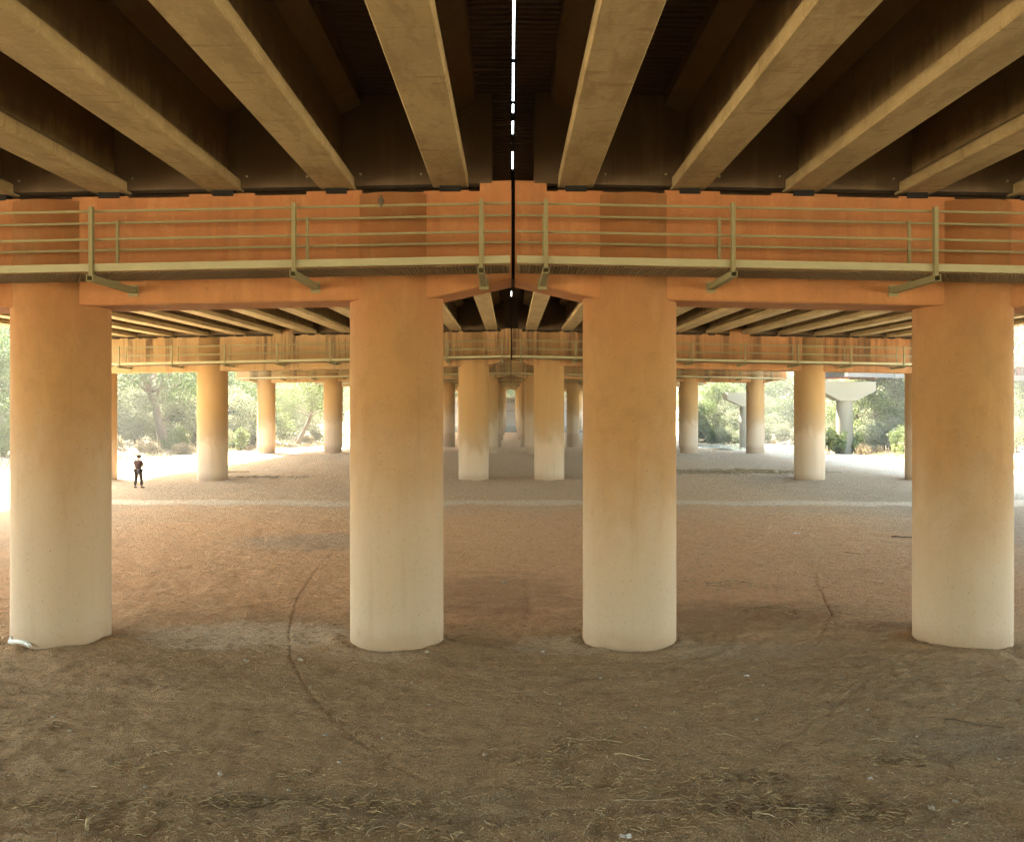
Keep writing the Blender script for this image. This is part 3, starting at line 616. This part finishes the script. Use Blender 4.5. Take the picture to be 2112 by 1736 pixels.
rs = [(34.6, 103, SA), (36.4, 99, SB), (38.2, 95, SA), (36.8, 92, SC), (39.6, 90, SB), (42, 94, SA), (38, 100, SB), (40.5, 86, SA), (43.5, 88, SB), (35.5, 110, SB), (36.5, 118, SA), (34, 152, SB), (37, 153.5, SA), (40, 152, SD), (43, 153, SB), (46, 151, SA), (32, 155, SC), (30.8, 160, SB), (41.5, 81, SA), (44, 76, SB), (46, 71, SA), (43, 66, SC), (47, 62, SB), (34.4, 95.2, SD), (39, 154.5, SB), (36, 156, SC), (36, 172, SA), (45, 99, SB)]
for i, (x, y, ms) in enumerate(rs):
    kd = {id(SA): 'silvery grey shrub', id(SB): 'tall silvery grey shrub', id(SC): 'pale green shrub', id(SD): 'straw coloured dry bush', id(SW): 'leafy weed'}[id(ms)]
    plant('riverside_shrub', f'{kd} in the sun beyond the right columns', 'shrub', 'shrubs on the right bank', ms, x, y, i*2.1, 1, sp)
for i, (x, y, s, lb) in enumerate(((32.5, 97.4, 1.5, 'tall leafy green weed growing against the pale hammerhead shaft'), (31.6, 98.9, 1.7, 'bushy green weed left of the pale hammerhead pier'), (34.9, 98.4, 1.3, 'thin green weed just right of the pale hammerhead shaft'), (36.5, 93.5, .7, 'low green weed on the sunlit strip at the right'), (-27.5, 148, 1.2, 'bright green weed beside the left column in the third row'))):
    plant('weed', lb, 'weed', None, SW, x, y, i, s, sp)
m = MB(); m.tube([(0, 0, -.2), (.03, 0, .5), (0, 0, .95)], [.07, .06, .05]); m.tube([(-.5, 0, 1.02), (.1, 0, .93), (.75, .1, .72)], [.02, .05, .03])
o = m.build('dead_stump', M['bark'], None, True, (34.9, 87.2, ground_z(34.9, 87.2))); tag(o, 'dead forked stump with one bare arm on the right bank', 'stump')
o.scale = (1.4, 1.4, 1.3)
# dry grass, too many blades to count
rng = np.random.default_rng(5); PTS = []
for n, fx in ((9000, lambda r: (bank_edge(r)-.3-np.abs(rng.normal(size=len(r)))*3.2, r)), ):
    y = rng.uniform(66, 160, n); PTS.append(np.stack(fx(y), 1))
y = rng.uniform(60, 112, 5000); PTS.append(np.stack([33.8+np.abs(rng.normal(size=5000))*2.5, y], 1))
y = rng.normal(152, 1.6, 5000); PTS.append(np.stack([rng.uniform(29, 52, 5000), y], 1))
P = np.concatenate(PTS); n = len(P); z = gz(P[:, 0], P[:, 1]); h = rng.uniform(.15, .55, n)*(1+.8*vnoise(P[:, 0]*.5, P[:, 1]*.3, 40)); a = rng.uniform(0, 6.28, n); ww = rng.uniform(.02, .05, n)
ln = rng.normal(size=(n, 2))*.12
V = np.stack([np.stack([P[:, 0]-np.cos(a)*ww, P[:, 1]-np.sin(a)*ww, z-.03], 1), np.stack([P[:, 0]+np.cos(a)*ww, P[:, 1]+np.sin(a)*ww, z-.03], 1), np.stack([P[:, 0]+ln[:, 0], P[:, 1]+ln[:, 1], z+h], 1)], 1).reshape(-1, 3)
g = link('dry_grass', np_mesh('dry_grass', V, np.arange(3*n).reshape(n, 3)), M['drygrass']); stuff(g); tag(g, 'straw coloured dry grass along the edges of both banks', 'grass')
# driftwood and boulder by the left bank
m = MB(); rr = random.Random(3)
for i in range(9):
    x = rr.uniform(-1.4, .8); m.tube([(x, rr.uniform(-.4, .4), .05), (x+rr.uniform(-.5, .5), rr.uniform(-.4, .4), .35), (x+rr.uniform(-.9, .9), rr.uniform(-.5, .5), rr.uniform(.1, .7))], [.07, .05, .025], 5)
o = m.build('driftwood_pile', M['darkwood'], None, True, (-35.6, 90, ground_z(-35.6, 90))); tag(o, 'dark tangled driftwood on the dry grass behind the person', 'driftwood')

def stone_mesh(seed, r, sq=.6):
    rng = np.random.default_rng(seed); m = MB(); vs = []; n, L = 9, 5
    for j in range(1, L):
        ph = math.pi*j/L
        for i in range(n):
            t = 2*math.pi*i/n; q = r*(1+.22*rng.normal()*.6); vs.append((q*math.sin(ph)*math.cos(t), q*.8*math.sin(ph)*math.sin(t), q*sq*math.cos(ph)))
    vs += [(0, 0, r*sq), (0, 0, -r*sq)]; fs = [(j*n+i, (j+1)*n+i, (j+1)*n+(i+1) % n, j*n+(i+1) % n) for j in range(L-2) for i in range(n)]
    fs += [((L-1)*n, i, (i+1) % n) for i in range(n)] + [((L-1)*n+1, (L-2)*n+(i+1) % n, (L-2)*n+i) for i in range(n)]
    m.add(vs, fs); return m
o = stone_mesh(9, .45, .8).build('boulder', M['paper'], None, True, (-34.4, 90, ground_z(-34.4, 90)+.2)); tag(o, 'pale rounded boulder beside the driftwood on the left bank', 'boulder')

# ------------------------------------------------------------ the person walking on the dirt, seen from behind
def skin(name, chain, mat, parent, sub=1):
    """chain: list of (points, radii, parent index) sharing joints -> one continuous skinned mesh"""
    vs, es, rs = chain; me = bpy.data.meshes.new(name); me.from_pydata(vs, es, []); o = bpy.data.objects.new(name, me); C.objects.link(o)
    md = o.modifiers.new('s', 'SKIN'); md.use_smooth_shade = True
    if not me.skin_vertices: 
        bpy.context.view_layer.objects.active = o
    sv = me.skin_vertices[0].data if me.skin_vertices else None
    for i, r in enumerate(rs):
        r = r if isinstance(r, tuple) else (r, r); sv[i].radius = r
    sv[0].use_root = True
    sb = o.modifiers.new('b', 'SUBSURF'); sb.levels = sub; sb.render_levels = sub
    dg = bpy.context.evaluated_depsgraph_get(); nm = bpy.data.meshes.new_from_object(o.evaluated_get(dg)); nm.name = name
    bpy.data.objects.remove(o, do_unlink=True)
    nm.polygons.foreach_set('use_smooth', [True]*len(nm.polygons)); nm.materials.clear(); nm.materials.append(mat)
    return link(name, nm, None, parent)
px_, py_ = gp(285, 1006)
per = thing('person', 'person in dark shirt, trousers and brimmed hat seen from behind by the sunlit sand', 'person', (px_, py_, ground_z(px_, py_)), R(-12))
# joints: facing +y, weight on both feet, right foot stepping out
J = dict(pel=(0, 0, .98), wai=(0, .01, 1.12), che=(0, .0, 1.32), nek=(.0, .01, 1.50), hed=(.02, .04, 1.62), top=(.02, .04, 1.72),
         lh=(-.10, 0, .93), lk=(-.15, .05, .52), la=(-.17, -.04, .09), lt=(-.19, .14, .03), rh=(.10, 0, .93), rk=(.16, .05, .52), ra=(.19, .03, .09), rt=(.27, .18, .03),
         ls=(-.19, 0, 1.43), le=(-.25, .05, 1.17), lw=(-.10, .27, 1.14), rs=(.19, 0, 1.43), re=(.25, .06, 1.17), rw=(.14, .28, 1.19))
def chain(pairs, rad):
    names = []; es = []
    for a, b in pairs:
        for q in (a, b):
            if q not in names: names.append(q)
        es.append((names.index(a), names.index(b)))
    return [J[q] for q in names], es, [rad[q] for q in names]
def hand(pre, w, d, side):
    w = Vector(w); d = Vector(d).normalized(); J[pre+'p'] = tuple(w + d*.07); prs = [(pre+'w', pre+'p')]; rd = {pre+'p': (.035, .018)}
    for i, (off, ln) in enumerate(((-.032, .065), (-.011, .078), (.011, .073), (.031, .055))):
        n1, n2 = f'{pre}f{i}a', f'{pre}f{i}b'; J[n1] = tuple(w + d*.10 + Vector((0, 0, off))); J[n2] = tuple(w + d*(.10+ln*.7) + Vector((-side*ln*.45, 0, off)))
        prs += [(pre+'p', n1), (n1, n2)]; rd[n1] = .009; rd[n2] = .008
    J[pre+'t1'] = tuple(w + d*.05 + Vector((-side*.03, 0, .035))); J[pre+'t2'] = tuple(w + d*.09 + Vector((-side*.05, 0, .045))); prs += [(pre+'w', pre+'t1'), (pre+'t1', pre+'t2')]; rd[pre+'t1'] = .011; rd[pre+'t2'] = .009
    return prs, rd
pl, rl = hand('l', J['lw'], (.5, .8, 0), -1); pr, rr_ = hand('r', J['rw'], (-.5, .8, .1), 1)
rad = dict(pel=(.15, .11), wai=(.135, .10), che=(.155, .11), nek=.055, hed=(.075, .09), top=(.07, .085), lh=.085, lk=.058, la=.04, lt=.032, rh=.085, rk=.058, ra=.04, rt=.032, ls=.058, le=.042, lw=.028, rs=.058, re=.042, rw=.028, **rl, **rr_)
skin('body', chain([('pel', 'wai'), ('wai', 'che'), ('che', 'nek'), ('nek', 'hed'), ('hed', 'top'), ('pel', 'lh'), ('lh', 'lk'), ('lk', 'la'), ('la', 'lt'), ('pel', 'rh'), ('rh', 'rk'), ('rk', 'ra'), ('ra', 'rt'), ('che', 'ls'), ('ls', 'le'), ('le', 'lw'), ('che', 'rs'), ('rs', 're'), ('re', 'rw')] + pl + pr, rad), M['skin'], per)
for q in ('ls2', 'rs2'): pass
J['lm'] = tuple((Vector(J['ls'])*.3 + Vector(J['le'])*.7)); J['rm'] = tuple((Vector(J['rs'])*.3 + Vector(J['re'])*.7)); J['hem'] = (0, 0, .92); J['nk0'] = (0, .01, 1.46)
g = dict(hem=(.20, .16), wai=(.19, .155), che=(.215, .17), nk0=.095, ls=.10, lm=.082, rs=.10, rm=.082)
skin('shirt', chain([('hem', 'wai'), ('wai', 'che'), ('che', 'nk0'), ('che', 'ls'), ('ls', 'lm'), ('che', 'rs'), ('rs', 'rm')], g), M['shirt'], per)
J['lb'] = (-.168, -.035, .12); J['rb'] = (.186, .03, .12)
g = dict(pel=(.19, .15), lh=.125, lk=.09, lb=.072, rh=.125, rk=.09, rb=.072)
skin('trousers', chain([('pel', 'lh'), ('lh', 'lk'), ('lk', 'lb'), ('pel', 'rh'), ('rh', 'rk'), ('rk', 'rb')], g), M['trousers'], per)
for a, t in (('la', 'lt'), ('ra', 'rt')):
    J['hl'] = tuple(Vector(J[a])*1.25 - Vector(J[t])*.25); J['hl'] = (J['hl'][0], J['hl'][1], .045); J['an'] = (J[a][0], J[a][1], .11); J['to'] = (J[t][0], J[t][1]+.02, .035)
    skin('shoe', chain([('an', 'hl'), ('hl', 'to')], dict(an=.055, hl=.052, to=(.045, .036))), M['shoe'], per)
m = MB(); n = 20; vs = []
for r_, z in ((.15, 1.655), (.155, 1.665), (.105, 1.70), (.10, 1.77), (.075, 1.80), (.01, 1.805)):
    for i in range(n): t = 2*math.pi*i/n; vs.append((.02+r_*math.cos(t), .04+r_*1.08*math.sin(t), z + (-.02*math.cos(t)**2 if r_ > .12 else 0)))
m.add(vs, [(j*n+i, j*n+(i+1) % n, (j+1)*n+(i+1) % n, (j+1)*n+i) for j in range(5) for i in range(n)] + [tuple(range(n-1, -1, -1))]); m.build('hat', M['hat'], per, True)

# ------------------------------------------------------------ things lying on the dirt
def stick(px, py, ln, rz, label, mat='twig', r=.012, bend=.15, forks=0, seed=0, name='stick', cat='stick', group=None):
    r *= .75
    x, y = gp(px, py); q = random.Random(seed*31+int(px)); m = MB(); pts = []; rad = []
    n = 6
    for i in range(n+1):
        t = i/n-.5; xx, yy = ln*t, bend*ln*(1-4*t*t)+q.uniform(-.03, .03)*ln
        wx, wy = x + xx*math.cos(rz)-yy*math.sin(rz), y + xx*math.sin(rz)+yy*math.cos(rz)
        pts.append((wx-x, wy-y, ground_z(wx, wy)+r*1.2+.006+(q.random()*.02 if 0 < i < n else 0))); rad.append(r*(1.05-.6*i/n))
    z0 = pts[3][2]; pts = [(a, b, c-z0) for a, b, c in pts]; m.tube(pts, rad, 6)
    for f in range(forks):
        i = q.randint(2, n-1); p = Vector(pts[i]); d = Vector(pts[i])-Vector(pts[i-1]); d.normalize(); an = q.choice((-1, 1))*q.uniform(.5, .9)
        d = Matrix.Rotation(an, 3, 'Z') @ d; L_ = ln*q.uniform(.15, .32); m.tube([p, p+d*L_*.5+Vector((0, 0, .02)), p+d*L_+Vector((0, 0, .01))], [rad[i]*.7, rad[i]*.5, rad[i]*.2], 5)
    o = m.build(name, M[mat], None, True, (x, y, z0)); return tag(o, label, cat, group)
# the bleached forked branch against the first column
x, y = gp(40, 1340); m = MB(); zz = ground_z(x, y)
m.tube([(-.24, .10, .05), (-.10, .08, .055), (.06, .0, .06), (.17, -.05, .05)], [.045, .04, .036, .03], 8); m.tube([(.13, -.04, .05), (.22, -.12, .035), (.27, -.19, .02)], [.024, .018, .012], 6); m.tube([(.14, -.02, .055), (.25, -.10, .04), (.30, -.15, .02)], [.022, .016, .010], 6)
m.tube([(-.24, .12, .05), (-.25, .22, .12)], [.03, .02], 6)
tag(m.build('bleached_branch', M['bleached'], None, True, (x, y, zz)), 'bleached white forked branch at the foot of the leftmost column', 'branch')
stick(1310, 1895*.825, .55, R(-20), 'forked tan twig in the middle of the foreground dirt', 'palewood', .016, .12, 3, 1)
stick(1225, 1850*.825, .75, R(-14), 'long forked tan twig left of the centre foreground litter', 'palewood', .015, -.1, 3, 2)
stick(1645, 1660, .5, R(-8), 'curved tan branch beside the foreground debris heap', 'palewood', .016, -.12, 1, 3)
stick(1575, 1672, .26, R(-25), 'short thick pale stick near the bottom centre right', 'palewood', .022, .02, 0, 4)
stick(1505, 1520, .42, R(-30), 'thin bent pale twig in the right foreground', 'palewood', .009, .15, 0, 5)
stick(1870, 1110, .95, R(-20), 'dark curved stick left of the rightmost column', 'darkwood', .03, -.2, 1, 6)
stick(1500, 1205, 1.1, R(4), 'long low brown branch between the two right columns', 'twig', .022, .05, 3, 7)
stick(1590, 1255, .8, R(3), 'grey brown branch lying behind the dark dirt band', 'twig', .02, .05, 4, 8)
stick(195, 1690, .6, R(95), 'thick dark stick pointing away at the lower left', 'twig', .03, .1, 1, 9)
stick(125, 1495, .35, R(-25), 'thin pale curved twig at the left edge of the foreground', 'palewood', .008, .2, 0, 10)
stick(290, 1535, .28, R(-20), 'short pale bent twig in the left foreground', 'palewood', .009, .2, 0, 11)
stick(780, 1715, .3, R(40), 'pale twig standing askew near the bottom middle left', 'palewood', .010, .2, 0, 12)
stick(2010, 1490, .8, R(-18), 'long dark straight twig at the right side of the foreground', 'darkwood', .012, .03, 0, 13)
stick(1820, 1530, .38, R(-24), 'straw coloured twig in the right foreground', 'palewood', .009, .05, 0, 14)
stick(1760, 1145, .5, R(-30), 'slender brown twig between the right columns', 'twig', .012, .05, 0, 15)
stick(1345, 1700*.97, .9, R(-2), 'long thin straw stem along the bottom centre', 'palewood', .008, .04, 2, 16)
stick(490, 975, 1.5, R(2), 'short brown plank lying by the second row left column', 'palewood', .10, .0, 0, 17, 'plank', 'plank')
stick(1560, 968, 3.0, R(-6), 'thick brown log lying in the debris left of the second row right column', 'palewood', .10, .04, 2, 18, 'log', 'log')
def scrap(px, py, sx, sy, rz, label):
    x, y = gp(px, py); m = MB(); z = ground_z(x, y)
    V = []; n = 6
    for j in range(n+1):
        for i in range(n+1): V.append((sx*(i/n-.5), sy*(j/n-.5), .05+.4*sy*float(vnoise(i*.7+px, j*.7+py, 3))))
    f = [(j*(n+1)+i, j*(n+1)+i+1, (j+1)*(n+1)+i+1, (j+1)*(n+1)+i) for j in range(n) for i in range(n)]
    m.add(V, f); m.add([(a, b, c-.006) for a, b, c in V], [q[::-1] for q in f]); o = m.build('paper_scrap', M['paper'], None, True, (x, y, z)); o.rotation_euler = (0, 0, rz); return tag(o, label, 'litter')
scrap(1643, 1104, .22, .10, R(10), 'white scrap of litter on the dirt between the right columns')
scrap(1540, 1398, .09, .05, R(5), 'small white scrap on the dirt right of the third column')
scrap(1795, 1604, .07, .05, R(20), 'crumpled cream scrap beside the right foreground debris')
scrap(1290, 1732, .13, .08, R(4), 'white scrap at the bottom edge near the middle')

# a pigeon perched on the top rail, its back to the viewer
b = thing('bird', 'grey brown bird perched on the top rail left of the joint', 'bird', (GX-2.26, Y0-2.44, 7.993), R(8)); b.scale = (.68, .8, .8)
m = MB(); prof_ = [(-.075, -.035, .008), (-.05, -.01, .03), (-.02, .02, .052), (.0, .055, .062), (.02, .10, .062), (.035, .14, .05), (.045, .165, .036), (.055, .185, .032), (.065, .205, .030), (.072, .222, .016)]; n = 14; vs = []
for yy, zz, r_ in prof_:
    for i in range(n): t = 2*math.pi*i/n; vs.append((r_*math.cos(t), yy + r_*.85*math.sin(t)*.9, zz + r_*.35*math.sin(t)))
m.add(vs, [(j*n+i, j*n+(i+1) % n, (j+1)*n+(i+1) % n, (j+1)*n+i) for j in range(len(prof_)-1) for i in range(n)] + [tuple(range(n-1, -1, -1)), tuple(range((len(prof_)-1)*n, len(prof_)*n))])
m.tube([(0, .095, .212), (0, .125, .205)], [.009, .003], 6)
for sx in (-1, 1): m.tube([(sx*.02, .02, .03), (sx*.02, .0, .026)], [.012, .006], 6)
m.build('body', M['bird'], b, True)
for sx in (-1, 1):
    m = MB(); pts = [(sx*.058, .03, .12), (sx*.064, .005, .08), (sx*.05, -.03, .03), (sx*.02, -.075, -.02)]; m.tube(pts, [.018, .022, .016, .005], 8); m.build('wing', M['birdwing'], b, True)
m = MB(); m.hexa([(-.012, -.06, .0), (.012, -.06, .0), (.016, -.045, .0), (-.016, -.045, .0), (-.02, -.105, -.075), (.02, -.105, -.075), (.02, -.098, -.075), (-.02, -.098, -.075)][4:] + [(-.014, -.06, .0), (.014, -.06, .0), (.014, -.04, .0), (-.014, -.04, .0)]); m.build('tail', M['birdwing'], b)

# single stones
srng = random.Random(12)
stM = []
for i in range(5):
    a = stone_mesh(50+i, 1.0, .6).mesh('stone', True); a.materials.append(M['stone']); stM.append(a)
for i, (px, py, r_) in enumerate(((550, 1648, .045), (1120, 1338, .05), (620, 1362, .06), (508, 1365, .06), (672, 1512, .04), (1238, 1393, .045), (110, 1482, .035), (145, 1510, .04), (640, 1420, .03), (885, 1448, .035), (1000, 1552, .04), (790, 1520, .03), (880, 1345, .05), (1040, 1200, .06), (1735, 1400, .04), (1890, 1515, .035), (1920, 1655, .05), (1970, 1640, .035), (1560, 1480, .03), (455, 1595, .04), (595, 1628, .03), (330, 1420, .03), (850, 1405, .03), (1155, 1448, .03), (1965, 1452, .03), (2060, 1560, .03), (1790, 1460, .03), (1330, 1500, .03), (700, 1570, .035), (300, 1620, .03), (2085, 1150, .12), (1910, 1190, .06))):
    x, y = gp(px, py); o = link('stone', stM[i % 5], None, None, (x, y, ground_z(x, y)+r_*.25)); o.scale = (r_, r_, r_); o.rotation_euler = (0, 0, i*1.1)
    tag(o, 'small pale stone lying loose on the brown dirt', 'stone', 'loose stones on the dirt')
# small pebbles, dead twigs and straw nobody could count
rng = np.random.default_rng(77)
n = 60000; y = 9.5/(1-rng.random(n)*.70); x = rng.uniform(-.62, .62, n)*y; keep = np.ones(n, bool)
for cx in (GX-COLX[0], GX+COLX[0], GX-COLX[1], GX+COLX[1]-.05):
    a = rng.uniform(math.pi*.95, math.pi*2.05, 500); q = CR + .02 + np.abs(rng.normal(size=500))*.13; ii = rng.choice(n, 500, replace=False); x[ii] = cx + q*np.cos(a); y[ii] = Y0 + q*np.sin(a)
z = gz(x, y); r_ = .004+.010*rng.random(n)**2.2*(1 + 1.4*(rng.random(n) > .985))
base = np.array([(1, 0, 0), (0, 1, 0), (-1, 0, 0), (0, -1, 0), (0, 0, .7), (0, 0, -.7)]); fc = np.array([(0, 1, 4), (1, 2, 4), (2, 3, 4), (3, 0, 4), (1, 0, 5), (2, 1, 5), (3, 2, 5), (0, 3, 5)])
a = rng.uniform(0, 6.28, n); ca, sa = np.cos(a), np.sin(a)
B = base[None]*r_[:, None, None]*rng.uniform(.7, 1.3, (n, 6, 1)); V = np.stack([B[..., 0]*ca[:, None]-B[..., 1]*sa[:, None]+x[:, None], B[..., 0]*sa[:, None]+B[..., 1]*ca[:, None]+y[:, None], B[..., 2]+z[:, None]+.003], -1).reshape(-1, 3)
F = (fc[None]+6*np.arange(n)[:, None, None]).reshape(-1, 3)
g = link('gravel', np_mesh('gravel', V, F), M['grit']); stuff(g); tag(g, 'fine pale gravel scattered over the brown dirt', 'gravel')
def litter(name, label, mat, centres, seed, lmin, lmax, rad, lift):
    rng = np.random.default_rng(seed); V = []; F = []; c = 0
    for cx, cy, sx, sy, n in centres:
        for i in range(n):
            x, y = cx + rng.normal()*sx, cy + rng.normal()*sy; L_ = rng.uniform(lmin, lmax); a = rng.normal()*.9 if rng.random() < .35 else rng.uniform(-1.57, 1.57); r = rad*rng.uniform(.6, 1.4)
            bx, by = rng.normal(size=2)*.24*L_; zz = ground_z(x, y) + abs(rng.normal())*lift + r
            pts = [(x-math.cos(a)*L_/2, y-math.sin(a)*L_/2, zz+rng.normal()*.3*lift), (x+bx, y+by, zz+rng.random()*lift), (x+math.cos(a)*L_/2, y+math.sin(a)*L_/2, zz+rng.normal()*.3*lift)]
            for j, p in enumerate(pts):
                for t in (0, 2.1, 4.2): V.append((p[0]-math.sin(a)*r*math.cos(t), p[1]+math.cos(a)*r*math.cos(t), max(p[2], ground_z(p[0], p[1])) + r*math.sin(t)))
            for j in (0, 3):
                for t in range(3): F.append((c+j+t, c+j+(t+1) % 3, c+j+3+(t+1) % 3, c+j+3+t))
            c += 9
    g = link(name, np_mesh(name, np.array(V), np.array(F)), M[mat]); stuff(g); return tag(g, label, 'litter')
def gc(px, py, sx, sy, n): x, y = gp(px, py); return (x, y, sx, sy, n)
cl = [gc(1620, 1655, .8, .22, 330), gc(1790, 1665, .35, .25, 140), gc(1540, 1600, .35, .12, 90), gc(1850, 1565, .28, .14, 90), gc(490, 1655, .6, .10, 190), gc(110, 1655, .7, .14, 130), gc(800, 1660, .45, .10, 120), gc(1120, 1570, .3, .14, 80), gc(1190, 1530, .3, .2, 60), gc(270, 1590, .3, .14, 50), gc(1290, 1700, .6, .2, 70), gc(615, 1600, .25, .1, 45), gc(730, 1715, 1.0, .12, 150), gc(1390, 1610, .5, .2, 60), gc(390, 1555, .3, .1, 40), gc(300, 1700, .8, .15, 110), gc(1180, 1620, .3, .12, 60), gc(1500, 1210, .9, .3, 50), gc(1600, 1265, 1.2, .3, 60)]
sc_ = [(rng.uniform(-.6, .6)*yq, yq, .3, .3, 3) for yq in 9.8/(1-rng.random(260)*.55)]
litter('dead_twigs', 'dry broken twigs drifted in loose heaps across the foreground', 'twig', cl + sc_, 91, .04, .17, .0045, .025)
litter('straw', 'pale straw stems mixed into the foreground twig heaps', 'palewood', [(a, b, c_*1.1, d*1.1, max(1, n//3)) for a, b, c_, d, n in cl + sc_[:150]], 92, .04, .19, .0035, .025)
litter('leaf_litter', 'brown leaf litter and bark in a drift by the second row right column', 'palewood', [gc(1500, 969, 2.6, .9, 700), gc(1610, 972, 1.6, .9, 400), gc(1430, 975, 2, .7, 200)], 93, .1, .6, .012, .015)
litter('dark_litter', 'dark twig drift beside the second row left column', 'darkwood', [gc(540, 985, 1.6, .5, 90)], 94, .1, .4, .010, .012)

# ------------------------------------------------------------ volume added to imitate lens veil
ADDED_HAZE = 0.0009
if ADDED_HAZE:
    m = MB(); m.box((-230, -160, -8), (230, 372, 24)); hz = m.build('added_haze', None); stuff(hz); tag(hz, 'thin pale added volume imitating lens veil over the river bed', 'added_haze')
    mt = bpy.data.materials.new('haze_veil'); mt.use_nodes = True; t = mt.node_tree; t.nodes.clear(); o = t.nodes.new('ShaderNodeOutputMaterial'); v = t.nodes.new('ShaderNodeVolumePrincipled')
    v.inputs['Color'].default_value = (.93, .92, .84, 1); v.inputs['Density'].default_value = ADDED_HAZE; t.links.new(v.outputs[0], o.inputs['Volume']); hz.data.materials.append(mt)
